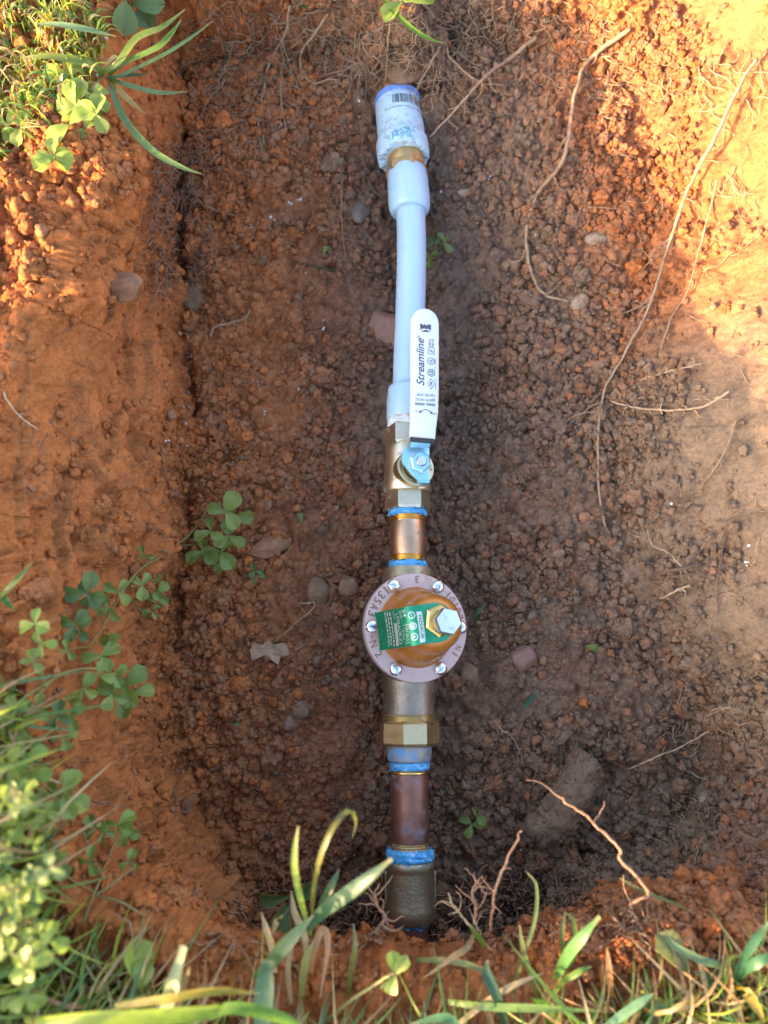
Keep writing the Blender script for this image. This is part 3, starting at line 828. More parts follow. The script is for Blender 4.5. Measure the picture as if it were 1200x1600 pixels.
put_ring(mb, 0, 0, 6.5, 0.9, pl, closed=[(-6, 5.4), (-6, -5.4), (4, -5.4), (7, 0), (4, 5.4)]); put_text(mb, 'NSF', on_grip(674, 547, 140), 7, 3.5, 0, .02)
pl = on_grip(673.5, 563, 90); put_ring(mb, 0, 0, 6, 1.0, pl); put_text(mb, 'UL', on_grip(673.5, 563, 90), 5.5, 5, 0, .02); put_text(mb, 'LISTED', on_grip(680.5, 563, 90), 10, 2.2)
pl = on_grip(674, 581, 90); put_ring(mb, 0, 0, 6.4, 1.2, pl, closed=[(6.4 * math.cos(math.radians(a)), 6.4 * math.sin(math.radians(a))) for a in range(0, 360, 18)]); put_text(mb, 'CE', on_grip(674, 581, 90), 7, 6, 0, .03)
put_text(mb, 'US', on_grip(680, 573, 90), 3, 2.2)
pl = on_grip(673.5, 598.5, 90); put_ring(mb, 0, 0, 8, 1.1, pl, closed=[(9.5, 0), (0, 6), (-9.5, 0), (0, -6)]); put_text(mb, 'FM', on_grip(673.5, 598.5, 90), 6, 3.6, 0, .02); put_text(mb, 'APPROVED', on_grip(681, 598, 90), 17, 2)
put_text(mb, '150 PSI WSP', on_grip(665, 616.5, 181), 29, 4.6)
put_text(mb, '600 PSI WOG', on_grip(664.5, 624.3, 181), 31, 4.6)
put_text(mb, '700NL SERIES', on_grip(664.5, 631.3, 181), 33, 4.6, 0, .02)
put_text(mb, 'ON', on_grip(650.5, 643, 181), 4, 3.2); put_text(mb, 'OFF', on_grip(680, 645, 181), 5, 3.2)
cx = [(657 + 16.5 * t, 643.5 - 4.2 * math.sin(math.pi * t)) for t in np.linspace(0, 1, 9)]
for (a, b) in zip(cx[:-1], cx[1:]): wav(*a, *b, 1.2)
for (u, v, r) in ((656.5, 643.6, 200), (674.5, 644, -20)): put_poly(mb, [(3.5, 0), (-1.8, 2.4), (-1.8, -2.4)], on_grip(u, v, r))
child('lettering', mb.mesh('lettering', False), M['ink'], bv)

# -- short nipple between valve and regulator
np_ = part('pipe_nipple', 'shiny red brass nipple just above the regulator')
wrap_ring('thread_sealant', 798, 807.5, 30.3, M['tape'], np_, 0.05)
threads = [(806, 24)]
for i in range(4): threads += [(808 + i * 2.2, 28.2), (809.1 + i * 2.2, 27.0)]
turned('thread', threads + [(816.8, 26.8)], M['gold'], np_, 48, 0, 25)
turned('pipe_barrel', [(816, 26.6), (817, 27.3), (868, 27.5), (869, 26.8)], M['red_brass'], np_)
threads = []
for i in range(4): threads += [(869 + i * 2.4, 27.0), (870.2 + i * 2.4, 28.3)]
turned('thread', [(868.5, 26.8)] + threads + [(879, 25)], M['gold'], np_, 48, 0, 25)
wrap_ring('thread_sealant', 878, 892, 29.5, M['tape'], np_, 0.06)

# -- pressure regulator
pr = part('pressure_regulator', 'pressure regulator with screwed round flange, orange bell and green tag')
RR = math.radians(17.5)
y0 = yv(980, 0.02)
MR = Matrix.Translation((XA - .0012, y0, 0)) @ Matrix.Rotation(RR, 4, 'Y')
turned('inlet', [(888, 30), (889, 37), (893, 38.5), (905, 39), (915, 42), (930, 44)], M['bronze_dark'], pr)
child('bowl', zl([(-.030, .010), (-.029, .020), (-.022, .029), (-.005, .033), (.006, .0345), (.0085, .0378), (.0130, .0382), (.0132, .030)], 72, MR).mesh('bowl', True, 35), M['bronze_dark'], pr)
turned('outlet', [(1030, 40), (1050, 42), (1066, 41.5), (1090, 40), (1108, 39.5), (1113, 41), (1118, 41.6), (1119, 36)], M['bronze'], pr)
child('gasket', zl([(.0128, .030), (.0130, .0390), (.0162, .0390), (.0164, .030)], 72, MR).mesh('gasket', True, 30), M['gasket'], pr)
RF = .0386
child('flange', zl([(.0160, .026), (.0160, RF - .0006), (.0166, RF), (.0204, RF), (.0212, RF - .0004), (.0215, RF - .0012), (.0215, .024)], 96, MR).mesh('flange', True, 35), M['flange'], pr)
bell = [(.0205, .0290), (.0215, .0285), (.0222, .0276), (.0240, .0268), (.0300, .0258), (.0370, .0240), (.0400, .0226), (.0420, .0214), (.0440, .0206), (.0475, .0202), (.0530, .0198),
        (.0575, .0190), (.0610, .0172), (.0635, .0143), (.0648, .0110), (.0652, .0075), (.0653, .001)]
child('bell', zl(bell, 96, MR).mesh('bell'), M['bell'], pr)
for i, sa in enumerate((0, 30, 95, 45, -70, 35)):                              # six slotted round-head screws
    an = math.radians(60 * i + 1)
    Ms = MR @ Matrix.Translation((.0334 * math.cos(an), .0334 * math.sin(an), .0215)) @ Matrix.Rotation(math.radians((0, 70, -2, 2, -68, 38)[i]), 4, 'Z')
    mb = MB()
    lathe([(0, .0046), (-.0014, .0047), (-.0016, .0045), (-.0016, .001)], 28, Ms @ Matrix.Rotation(math.radians(-90), 4, 'X'), mb)
    for s in (1, -1):
        vs, fs = [], []
        rowsd = [(.0046, .0005), (.0046, .0015), (.0042, .0026), (.0032, .0035), (.0016, .0040), (.0003, .0041)]
        for (r, z) in rowsd:
            for k in range(13):
                a = math.pi * k / 12; vs.append((r * math.cos(a), s * (r * math.sin(a) * .9 + .00045), z))
        for r in range(5):
            for k in range(12): fs.append((r * 13 + k, r * 13 + k + 1, (r + 1) * 13 + k + 1, (r + 1) * 13 + k) if s > 0 else (r * 13 + k, (r + 1) * 13 + k, (r + 1) * 13 + k + 1, r * 13 + k + 1))
        fs.append(tuple([r * 13 for r in range(6)] + [r * 13 + 12 for r in range(5, -1, -1)]) if s < 0 else tuple(reversed([r * 13 for r in range(6)] + [r * 13 + 12 for r in range(5, -1, -1)])))
        mb.add(vs, fs, Ms)
    child('screw', mb.mesh('screw', True, 50), M['zinc'], pr)
def on_flange(deg, r=.0342):
    def f(a, b):
        an = math.radians(deg) + a / r; rr = r - b
        return MR @ Vector((rr * math.cos(an), rr * math.sin(an), .02165))
    return f
mb = MB()
put_text(mb, '3', on_flange(89), .0030, .0052)
for i, ch in enumerate('135A3'): put_text(mb, ch, on_flange(132 + i * 8.4), .0010 if ch == '1' else .0036, .0060, 0, .01)
put_text(mb, '-', on_flange(193), .003, .0006); put_text(mb, 'N', on_flange(201), .0042, .0056); put_text(mb, '2', on_flange(214), .0034, .0056)
for i, ch in enumerate('L0101'): put_text(mb, ch, on_flange(14 + i * 7.6), .0008 if ch == '1' else .0030, .0050)
put_text(mb, 'N', on_flange(-24), .003, .005); put_text(mb, '1', on_flange(-33), .0008, .005)
child('cast_lettering', mb.mesh('cast_lettering', False), M['ink_cast'], pr)['kind'] = 'stuff'
# green tag hanging from the lock nut over the left of the bell
tdir = math.radians(188)
TD = Vector((math.cos(tdir), math.sin(tdir), 0)); TP = Vector((-math.sin(tdir), math.cos(tdir), 0))
tcv = catmull([Vector((a, 0, b)) for a, b in ((-.0100, .0658), (.0, .0660), (.008, .0660), (.0135, .0652), (.0185, .0622), (.0228, .0560), (.0265, .0470), (.0300, .0385), (.0325, .0330))], 60)
tl = [0.0]
for a, b in zip(tcv[:-1], tcv[1:]): tl.append(tl[-1] + (b - a).length)
def on_tag(a, b, off=0.0):              # a across the strip, b along it from the nut
    s = min(max(b, 0), tl[-1] - 1e-6)
    i = max(j for j in range(60) if tl[j] <= s); t = (s - tl[i]) / (tl[i + 1] - tl[i])
    p = tcv[i].lerp(tcv[i + 1], t); d = (tcv[i + 1] - tcv[i]).normalized(); n = Vector((-d.z, 0, d.x))
    bend = 0.0006 * math.cos(a * 160)
    return MR @ (TD * (p.x + n.x * off) + TP * a + Vector((0, 0, p.z + (n.z if n.z > 0 else -n.z) * off - (0.0015 - bend * 2) * (abs(a) / .0125) ** 2)))
mb = MB(); vs, fs = [], []; WT = .0128
for i in range(41):
    b = tl[-1] * i / 40
    w = WT * min(1.0, math.sqrt(max(0.02, 1 - max(0, (0.0105 - b) / .0105) ** 2)))
    for k in range(9): vs.append(on_tag(w * (k / 4 - 1), b, .0003))
for i in range(40):
    for k in range(8): fs.append((i * 9 + k, i * 9 + k + 1, (i + 1) * 9 + k + 1, (i + 1) * 9 + k))
child('tag', mb.add(vs, fs).mesh('tag'), M['green_foil'], pr)
mb = MB()
def tagp(a0, b0, off=.00045): return lambda a, b: on_tag(a0 + a, b0 - b, off)
def box(a0, a1, b0, b1):
    n = max(2, int((a1 - a0) / .0015)); m = max(2, int((b1 - b0) / .0012)); vs, fs = [], []
    for i in range(m + 1):
        for k in range(n + 1): vs.append(on_tag(a0 + (a1 - a0) * k / n, b0 + (b1 - b0) * i / m, .00042))
    for i in range(m):
        for k in range(n): fs.append((i * (n + 1) + k, i * (n + 1) + k + 1, (i + 1) * (n + 1) + k + 1, (i + 1) * (n + 1) + k))
    mb.add(vs, fs)
T0 = .0215                               # where the print begins, below the nut
box(-.0085, .0115, T0, T0 + .0034)
for s in (-1, 0, 1): put_ring(mb, s * .0070 + .0003, 0, .0024, .0005, tagp(0, T0 + .0068), 18)
put_text(mb, 'IAPMO', tagp(-.0067, T0 + .0068), .0035, .0010); put_text(mb, 'SB', tagp(.0003, T0 + .0068), .0026, .0026, 0, .02); put_text(mb, '6', tagp(.0073, T0 + .0068), .0016, .0024)
put_text(mb, '3/4', tagp(-.009, T0 + .0118), .0046, .0026)
put_ring(mb, .0045, 0, .006, .0004, tagp(0, T0 + .0118), closed=[(-.0012, -.0018), (.0108, -.0018), (.0108, .0018), (-.0012, .0018)])
put_text(mb, 'NO LEAD', tagp(.0047, T0 + .0118), .0092, .0020, 0, .01)
put_text(mb, 'SIZE', tagp(-.0085, T0 + .0150), .005, .0016); put_text(mb, 'PSI', tagp(.005, T0 + .0150), .006, .0016)
put_text(mb, 'LF25AUB-Z3', tagp(.0008, T0 + .0182), .0200, .0026, 0, .012)
box(-.0035, .0116, T0 + .0203, T0 + .0230)
put_text(mb, 'MODEL', tagp(-.0082, T0 + .0217), .0060, .0016)
for r in range(3):
    a = -.0115
    while a < .0105:
        w = random.uniform(.0008, .0030); w = min(w, .0115 - a)
        put_poly(mb, [(a, T0 + .0245 + r * .0026), (a, T0 + .0258 + r * .0026), (a + w, T0 + .0258 + r * .0026), (a + w, T0 + .0245 + r * .0026)], lambda a_, b_: on_tag(a_, b_, .00045))
        a += w + .0006
child('tag_print', mb.mesh('tag_print', False), M['silver_print'], pr)
mb = MB()
put_text(mb, 'N25AUB', tagp(.0015, T0 + .0017, .0006), .0150, .0020, 0, .012)
child('tag_ink', mb.mesh('tag_ink', False), M['green_foil'], pr)
child('lock_nut', zl([(.0655, .0085), (.0662, .0104), (.0700, .0110), (.0712, .0098), (.0712, .006)], 6, MR @ Matrix.Translation((-.0012, .0006, 0)), math.radians(34)).mesh('lock_nut', True, 25), M['gold'], pr)
child('adjusting_bolt', zl([(.0700, .005), (.0715, .0052), (.0730, .0082), (.0735, .0090), (.0785, .0091), (.0800, .0085), (.0802, .001)], 6, MR @ Matrix.Translation((.0006, -.0006, 0)), math.radians(10)).mesh('adjusting_bolt', True, 25), M['zinc'], pr)
mb = MB(); Mbt = MR @ Matrix.Translation((.0006, -.0006, .0806))
put_text(mb, 'YS', lambda a, b: Mbt @ Vector((-.003 + b * .5 + a * .5, .003 - a * .8 + b * .4, 0)), .005, .003)
put_text(mb, 'NL', lambda a, b: Mbt @ Vector((.0025 + a, -.0045 + b, 0)), .004, .0025)
child('bolt_marking', mb.mesh('bolt_marking', False), M['silver_print'], pr)

# -- union, lower nipple and bottom coupling
un = part('union', 'brass union nut below the regulator')
th = []
for i in range(4): th += [(1115 + i * 3, 41.0), (1116.5 + i * 3, 42.6)]
turned('union_thread', [(1113, 38)] + th + [(1128, 40), (1129, 38)], M['brass'], un, 56, 0, 25)
turned('union_nut', [(1126, 38), (1126.5, 44), (1130, 47.5), (1160, 47.5), (1164, 45), (1166, 40), (1166, 34)], M['brass'], un, 8, math.radians(22.5 - 10), 25)
turned('tailpiece', [(1160, 34), (1164, 35.5), (1185, 34.5), (1188, 33.5), (1190, 30)], M['tape_smear'], un)
ln = part('pipe_nipple', 'tarnished red brass nipple in the lower run')
wrap_ring('thread_sealant', 1189, 1203, 30.8, M['tape'], ln, 0.05)
turned('thread', [(1200, 26), (1203, 30), (1205, 29.2), (1207, 29.8), (1209, 28.8)], M['gold'], ln, 48, 0, 25)
turned('pipe_barrel', [(1208, 28.6), (1210, 29.3), (1314, 29.6), (1316, 29)], M['tarnished'], ln)
turned('thread', [(1315, 28.6), (1317, 29.6), (1319, 28.8), (1321, 30), (1323, 29), (1326, 30), (1328, 28)], M['brass_dull'], ln, 48, 0, 25)
bc = part('pipe_coupling', 'dark bronze coupling at the near end of the water line')
wrap_ring('thread_sealant', 1325, 1345, 37.6, M['tape'], bc, 0.075)
turned('coupling_body', [(1343, 34), (1344, 38), (1347, 39), (1354, 38.8), (1357, 37.4), (1362, 36.4), (1400, 36.8), (1415, 37.6), (1420, 38.6), (1428, 37.6), (1436, 36.6), (1440, 34), (1441, 30)], M['bronze_dark'], bc)
mb = MB()                               # mould seams along both sides
for s in (0.12, math.pi - 0.12):
    tube([Vector((XA + 38.4 * mpp(v) * math.cos(s), yv(v), 38.4 * mpp(v) * math.sin(s))) for v in range(1360, 1416, 6)], .0010, .0010, 5, mb, 0.3)
child('mould_seam', mb.mesh('mould_seam'), M['bronze_dark'], bc)['kind'] = 'stuff'
wrap_ring('thread_sealant', 1437, 1445, 30, M['tape'], bc, 0.05)
turned('buried_pipe', [(1442, 24), (1443, 28), (1455, 27), (1472, 27)], M['tarnished'], bc)

# ------------------------------------------------------------------ STONES, CLODS, LITTER ON THE SOIL
def stone_mat(name, a, b, rough=0.75, soil=0.4, spec=0.3):
    return worn(name, a, b, rough, 0.0, 160, 0.0007, 500, (0.17, 0.085, 0.05), soil, 110, spec)
M['stone_grey'] = stone_mat('wet_grey_stone', (0.15, 0.115, 0.095), (0.09, 0.068, 0.055), 0.35, 0.3, 0.5)
M['stone_red'] = stone_mat('reddish_stone', (0.26, 0.145, 0.115), (0.20, 0.11, 0.085), 0.6, 0.2)
M['stone_tan'] = stone_mat('tan_stone', (0.24, 0.155, 0.095), (0.17, 0.105, 0.065), 0.8, 0.7)
M['stone_pale'] = stone_mat('pale_stone', (0.31, 0.23, 0.165), (0.22, 0.155, 0.105), 0.75, 0.6)
M['stone_clay'] = stone_mat('clay_stone', (0.33, 0.155, 0.085), (0.27, 0.12, 0.06), 0.85, 0.5)
M['clay_lump'] = stone_mat('clay_lump', (0.135, 0.090, 0.065), (0.105, 0.068, 0.050), 0.85, 0.3, 0.15)
v3, f3_ = ico(3)
v4, f4_ = ico(4)
def stone(name, label, u, v, wpx, hpx, rot, mat, cat='stone', thick=0.6, seed=1, lift=0.3, group=None, ang=0.5, vf=None):
    vv, ff = vf or (v3, f3_)
    p = hit(u, v); k = (p - Vector((0, 0, CAM_H))).length / F_PX
    rs = np.random.default_rng(seed)
    d = 1 + 0.16 * fbm(vv + 3.7 * seed, 1.1, 3, seed) + 0.05 * fbm(vv + 1.7 * seed, 0.35, 3, seed + 9)
    q = vv * d[:, None]
    for _ in range(7):                                    # broken faces
        n = rs.normal(size=3); n /= np.linalg.norm(n); h = rs.uniform(0.62, 0.92)
        s = q @ n - h
        q = q - np.clip(s, 0, None)[:, None] * n[None] * ang * 1.8
    a, b = wpx * k / 2, hpx * k / 2
    q = q * np.array([a, b, min(a, b) * thick])
    c, s_ = math.cos(math.radians(rot)), math.sin(math.radians(rot))
    me = MB().add(q, [tuple(x) for x in ff]).mesh(name, True, 38)
    o = obj(name, me, mat)
    o.location = p + Vector((0, 0, min(a, b) * thick * (lift - 0.1) + .0015))
    o.rotation_euler = (rs.uniform(-.25, .25), rs.uniform(-.25, .25), math.radians(rot))
    return tag(o, label, cat, group or 'stones lying in the pit')
stone('stone', 'wet dark grey oblong stone left of the upper tube collar', 565, 329, 30, 62, -6, M['stone_grey'], seed=3)
stone('stone', 'angular reddish brown stone tucked against the left of the milky tube', 606, 516, 62, 74, 25, M['stone_red'], seed=8, ang=.8)
stone('stone', 'rounded tan stone on the pit floor just left of the regulator', 544, 916, 38, 36, 20, M['stone_tan'], seed=5)
stone('stone', 'flat reddish stone flake right of the leafy sprig', 424, 856, 66, 34, 24, M['stone_clay'], seed=7, thick=.4, ang=.9)
stone('stone', 'tan stone poking out at the foot of the left wall', 298, 465, 36, 48, 30, M['stone_tan'], seed=9, lift=.6)
stone('stone', 'clay covered stone stuck in the left wall below the sunlit soil', 190, 452, 78, 46, -8, M['stone_clay'], seed=11, lift=.5)
stone('stone', 'small tan stone beside a dark reddish one on the lower left floor', 472, 1108, 30, 32, -40, M['stone_tan'], seed=12)
stone('stone', 'small dark reddish stone beside a tan one on the lower left floor', 456, 1127, 26, 34, -20, M['stone_red'], seed=13)
stone('stone', 'pale brown pointed stone at the end of the long hanging root', 905, 473, 30, 24, 40, M['stone_pale'], seed=14)
stone('stone', 'pale greenish grey pebble right of the upper tube collar', 725, 303, 26, 15, 12, M['stone_pale'], seed=15)
stone('stone', 'pale tan stone at the lower right edge of the pit', 1106, 1247, 40, 24, 8, M['stone_pale'], seed=16)
stone('stone', 'pale flat flake of stone on the slope under the sunlit wall', 932, 376, 34, 22, -20, M['stone_pale'], seed=17, thick=.3)
stone('stone', 'pale crumbly lump at the lower right of the regulator flange', 734, 1054, 30, 38, 15, M['stone_tan'], seed=18)
stone('stone', 'angular brown stone on the floor right of the outlet pipe', 815, 1027, 44, 40, 10, M['stone_red'], seed=19)
stone('stone', 'small round ochre pebble right of the short shiny nipple', 872, 865, 22, 16, 0, M['stone_tan'], seed=20)
stone('stone', 'small orange pebble near the right side of the ball valve slope', 912, 808, 18, 18, 0, M['stone_clay'], seed=21)
stone('stone', 'brown clod lying left of the bell regulator and above the dry leaf', 497, 925, 34, 44, 10, M['stone_tan'], 'clod', seed=22)
stone('stone', 'dull flattish brown clod half sunk above the white coupling', 636, 112, 64, 36, 35, M['stone_tan'], 'clod', seed=24, lift=-.3, thick=.5)
# long rounded clay lump, bottom right
def clay_lump():
    a, b = hit(912, 1180), hit(822, 1300)
    a, b = a + Vector((0, 0, .016)), b + Vector((0, 0, .020))
    n, s = 40, 40; vs, fs = [], []
    ax = (b - a).normalized(); x = ax.cross(Vector((0, 0, 1))).normalized(); z = x.cross(ax)
    L_ = (b - a).length
    pts = []
    for i in range(n + 1):
        t = i / n; e = max(0.0, 1 - abs(2 * t - 1) ** 7) ** 0.5
        for k in range(s):
            an = 2 * math.pi * k / s; r = .0128 * (1 + .10 * math.sin(t * 5 + 1)) * e
            bow = .007 * math.sin(math.pi * t)
            pts.append(a + ax * (L_ * (1.06 * t - .03)) + x * (r * math.cos(an) - bow) + z * (r * .9 * math.sin(an)))
    A = np.array([p[:] for p in pts])
    wl_, _i = worley(A, .009, 320)
    dn = fbm(A, .022, 3, 301) * .0030 + fbm(A, .006, 3, 305) * .0022 + .0026 * np.sqrt(np.clip(1 - (wl_ / .8) ** 2, 0, 1))
    cen = A.reshape(n + 1, s, 3).mean(1, keepdims=True); N_ = A.reshape(n + 1, s, 3) - cen
    N_ /= np.maximum(np.linalg.norm(N_, axis=2, keepdims=True), 1e-6)
    A = (A.reshape(n + 1, s, 3) + N_ * dn.reshape(n + 1, s, 1)).reshape(-1, 3)
    for i in range(n):
        for k in range(s):
            k2 = (k + 1) % s; fs.append((i * s + k, i * s + k2, (i + 1) * s + k2, (i + 1) * s + k))
    fs.append(tuple(reversed(range(s)))); fs.append(tuple(range(n * s, (n + 1) * s)))
    lump_me = MB().add(A, fs).mesh('clay_lump'); set_col(lump_me, 'soil', np.tile([[0.0, 0.0, 0.45, 0.55]], (len(A), 1)))
    ii = rng.choice(len(A), 250); nn = N_.reshape(-1, 3)[ii]
    cc = np.tile([[0.0, 0.0, 0.3, 0.7]], (250, 1)) + rng.normal(0, .08, (250, 4)) * np.array([1, 0, .6, 0])
    instanced('soil_crumbs', A[ii], nn, np.clip(.0009 * np.exp(.5 * rng.normal(size=250)), .0004, .003), np.clip(cc, 0, 1), bpy.data.node_groups['crumbs'], 8, 0.1)
    tag(obj('clay_lump', lump_me, M['soil']), 'long rounded brown clay lump lying at the lower right of the pit', 'clay lump')
clay_lump()
# tiny white specks
pos, rad = [], []
spots = [(456, 316), (466, 313), (490, 312), (498, 323), (424, 340), (395, 355), (404, 600), (435, 570), (470, 610), (402, 515), (420, 500), (298, 555), (296, 600), (295, 608), (293, 520), (289, 660), (290, 640), (286, 700), (264, 695), (263, 690),
         (430, 745), (415, 645), (480, 432), (505, 510), (150, 60), (168, 55), (155, 115), (440, 180), (456, 75), (452, 117), (497, 140), (560, 155), (903, 660), (912, 690), (905, 661), (918, 687), (900, 780), (1048, 788), (905, 655), (925, 692), (848, 490), (835, 375), (690, 300), (745, 350), (765, 275),
         (1165, 880), (1170, 850), (740, 905), (800, 975), (492, 775), (350, 925), (812, 1330), (810, 1340)]
for (u, v) in spots:
    for _ in range(random.randint(1, 4)):
        pos.append(hit(u + random.gauss(0, 3), v + random.gauss(0, 3))[:]); rad.append(random.uniform(.0005, .0012))
M['white_speck'] = worn('white_speck', (0.72, 0.74, 0.78), (0.6, 0.62, 0.68), 0.6)
pos = np.array(pos); rad = np.array(rad)
tag(obj('white_specks', lumps('white_specks', pos, np.tile([0, 0, 1.0], (len(pos), 1)), rad, np.zeros((len(pos), 4)), sub=1), M['white_speck']), kind='stuff')

# ------------------------------------------------------------------ ROOTS
def root_mat(name, a, b):
    return worn(name, a, b, 0.75, 0.0, 300, 0.0003, 900, (0.16, 0.085, 0.05), 0.4, 200, 0.2)
M['root'] = root_mat('root_bark', (0.36, 0.25, 0.165), (0.27, 0.18, 0.115))
M['root_pale'] = root_mat('pale_root', (0.48, 0.34, 0.22), (0.38, 0.25, 0.15))
M['root_red'] = root_mat('reddish_root', (0.36, 0.20, 0.125), (0.28, 0.145, 0.085))
M['root_dark'] = root_mat('dark_root', (0.15, 0.105, 0.075), (0.11, 0.075, 0.055))
def wander(P, amp):
    n = len(P); out = []
    A = np.array([p[:] for p in P]); k = random.random() * 50
    L_ = np.arange(n)[:, None] * np.array([[0.37, 0.0, 0.0]]) + k
    w = np.stack([fbm(L_ + 10 * j, 1.6, 3, 500 + j) for j in range(3)], 1) * amp
    return [Vector(p) for p in A + w]
def root(label, pts, r0, r1, mat='root', branches=0, blen=30, z=None, cat='root', amp=.0012, group=None):
    if z is None: P = [hit(u, v, l + .0028) for (u, v, l) in pts]
    else: P = [at(u, v, l) for (u, v, l) in pts]
    k = (P[0] - Vector((0, 0, CAM_H))).length / F_PX
    n = max(12, 9 * len(P))
    C = wander(catmull(P, n), amp)
    o = obj('root', tube(C, r0 * k * (.74 if z is None else .58), r1 * k * (.74 if z is None else .55), 7, None, .16).mesh('root'), M[mat])
    tag(o, label, cat, group or 'roots hanging and lying in the pit')
    if branches:
        mb = MB()
        for _ in range(branches):
            i = random.randint(2, len(C) - 3); p = C[i]; t = (C[i + 1] - C[i - 1]).normalized()
            s = t.cross(Vector((0, 0, 1))).normalized() * random.choice((-1, 1))
            Lb = blen * k * random.uniform(.4, 1.2); q = [p]
            d = (t * .7 + s * .8).normalized()
            for _j in range(5):
                d = (d + Vector((random.gauss(0, .35), random.gauss(0, .35), random.gauss(-.1, .25)))).normalized(); q.append(q[-1] + d * Lb / 5)
            tube(catmull(q, 12), r1 * k * .55, r1 * k * .25, 4, mb)
        child('rootlets', mb.mesh('rootlets'), M[mat], o)['kind'] = 'stuff'
    return o
root('longest root, hanging from the sunlit right wall far down the slope', [(1182, 92, .004), (1150, 145, .012), (1112, 225, .016), (1078, 290, .014), (1052, 360, .010), (1035, 415, .008), (1008, 492, .006), (975, 555, .005), (945, 610, .004), (935, 690, .002), (938, 780, .002), (952, 855, .0)], 3.6, 2.0, 'root', 14, 60)
root('root looping from the sunlit edge down the slope to a pointed stone', [(985, 45, .004), (935, 80, .006), (912, 105, .012), (898, 150, .016), (888, 215, .014), (873, 262, .008), (838, 305, .004), (823, 365, .003), (830, 425, .002), (852, 460, .002), (888, 471, .002)], 4.2, 2.2, 'root', 8, 40)
root('thin grey root right of the longest root on the lit slope', [(1120, 280, .003), (1105, 345, .006), (1092, 390, .006), (1075, 455, .004), (1048, 498, .003), (1032, 545, .001)], 2.0, 1.2, 'root', 5, 30)
root('straight thick root slanting down to the side of the white coupling', [(838, 58, .004), (800, 88, .012), (760, 118, .014), (722, 160, .012), (672, 214, .004)], 4.2, 1.8, 'root', 6, 36)
root('thin root arching right from the root tuft above the coupling', [(697, 74, .006), (704, 92, .010), (728, 113, .010), (755, 130, .008), (788, 133, .004)], 2.0, 1.3, 'root', 4, 24)
root('pair strand root dropping from the tuft onto the blue ring', [(688, 72, .008), (672, 100, .014), (656, 130, .016), (645, 158, .020)], 1.5, 1.0, 'root', 3, 20)
root('hooked root curling left of the coupling on the far wall', [(512, 22, .003), (492, 52, .008), (472, 78, .008), (472, 108, .006), (488, 130, .004), (518, 123, .004), (534, 132, .002)], 2.4, 1.6, 'root', 3, 30)
root('long pale root hanging on the far wall, nearest the left corner', [(452, 8, .003), (446, 52, .006), (424, 92, .008), (412, 140, .006), (404, 200, .004), (412, 250, .001)], 2.4, 1.4, 'root', 6, 50)
root('short straight root hanging between hooked root and pale hanging root', [(438, 132, .003), (440, 165, .006), (448, 205, .002)], 1.4, 1.0, 'root')
root('root ending in a fan of hairs above the left of the coupling', [(612, 20, .003), (606, 65, .006), (604, 105, .006), (600, 143, .003)], 1.8, 1.0, 'root', 12, 30)
root('wiry dark root standing along the left side of the coupling', [(572, 95, .004), (572, 145, .006), (566, 190, .006), (566, 240, .004), (580, 290, .003), (606, 318, .002)], 1.7, 1.0, 'root_dark', 2, 20)
root('thick forked reddish root bit lying on the left floor', [(328, 527, .002), (334, 512, .003), (360, 505, .004), (380, 499, .004), (391, 484, .003)], 3.2, 2.4, 'root_red', 5, 26)
root('curved brown root leaving the root mat on the left', [(298, 290, .004), (312, 316, .006), (338, 328, .004), (372, 338, .002)], 2.4, 1.6, 'root_red', 2, 24)
root('knobbly pale root lying across the middle of the right slope', [(952, 627, .002), (985, 636, .003), (1030, 640, .003), (1075, 640, .003), (1110, 630, .003), (1140, 612, .002)], 1.8, 2.4, 'root_pale', 12, 18)
root('fine root under the knobbly pale root and right of the dark straight one', [(1150, 655, .002), (1140, 690, .003), (1118, 730, .003), (1092, 762, .001)], 2.0, 1.2, 'root', 3, 22)
root('tufted pale root just above the knobbly pale root on the right slope', [(1000, 595, .002), (1030, 585, .003), (1060, 577, .003), (1095, 568, .002)], 1.4, 1.2, 'root_pale', 14, 22)
root('kinked thin root on the right slope above the dark twig', [(1012, 828, .001), (1018, 850, .003), (1042, 862, .003), (1060, 880, .003), (1078, 905, .002)], 1.6, 1.0, 'root_pale', 3, 26)
root('stubby pale root with a hairy end below the dark twig', [(1030, 936, .002), (1050, 926, .004), (1078, 914, .003)], 2.6, 2.0, 'root_pale', 10, 16)
root('long dark root running down the smooth right slope', [(1140, 820, .001), (1128, 860, .002), (1122, 910, .002), (1122, 960, .001)], 1.8, 1.2, 'root_dark')
root('dark thin root on the right slope below the stubby pale root', [(1052, 985, .001), (1056, 1030, .002), (1054, 1085, .001)], 1.4, 1.0, 'root_dark')
root('long straight pale root over the lower right hollow', [(982, 1202, .004), (1020, 1186, .010), (1060, 1168, .012), (1110, 1142, .004)], 1.6, 1.3, 'root_pale', 1, 30)
root('wispy root crossing the lower right hollow toward the pale stone', [(1055, 1192, .003), (1080, 1208, .004), (1112, 1222, .002)], 1.1, .8, 'root_pale')
root('loop of wiry roots at the top of the lower right hollow', [(1105, 1120, .003), (1128, 1108, .010), (1140, 1106, .010), (1112, 1112, .010), (1118, 1135, .006), (1150, 1155, .002)], 1.1, .8, 'root_pale', 6, 40)
root('thick kinked root rising from the near rim over the clay lump', [(1022, 1505, .082), (1005, 1470, .092), (990, 1440, .098), (988, 1412, .102), (1012, 1398, .104), (995, 1370, .106), (972, 1348, .108), (966, 1325, .108), (940, 1298, .108), (912, 1272, .106), (886, 1256, .106), (880, 1248, .106)], 4.6, 2.8, 'root_red', 3, 50, z=True)
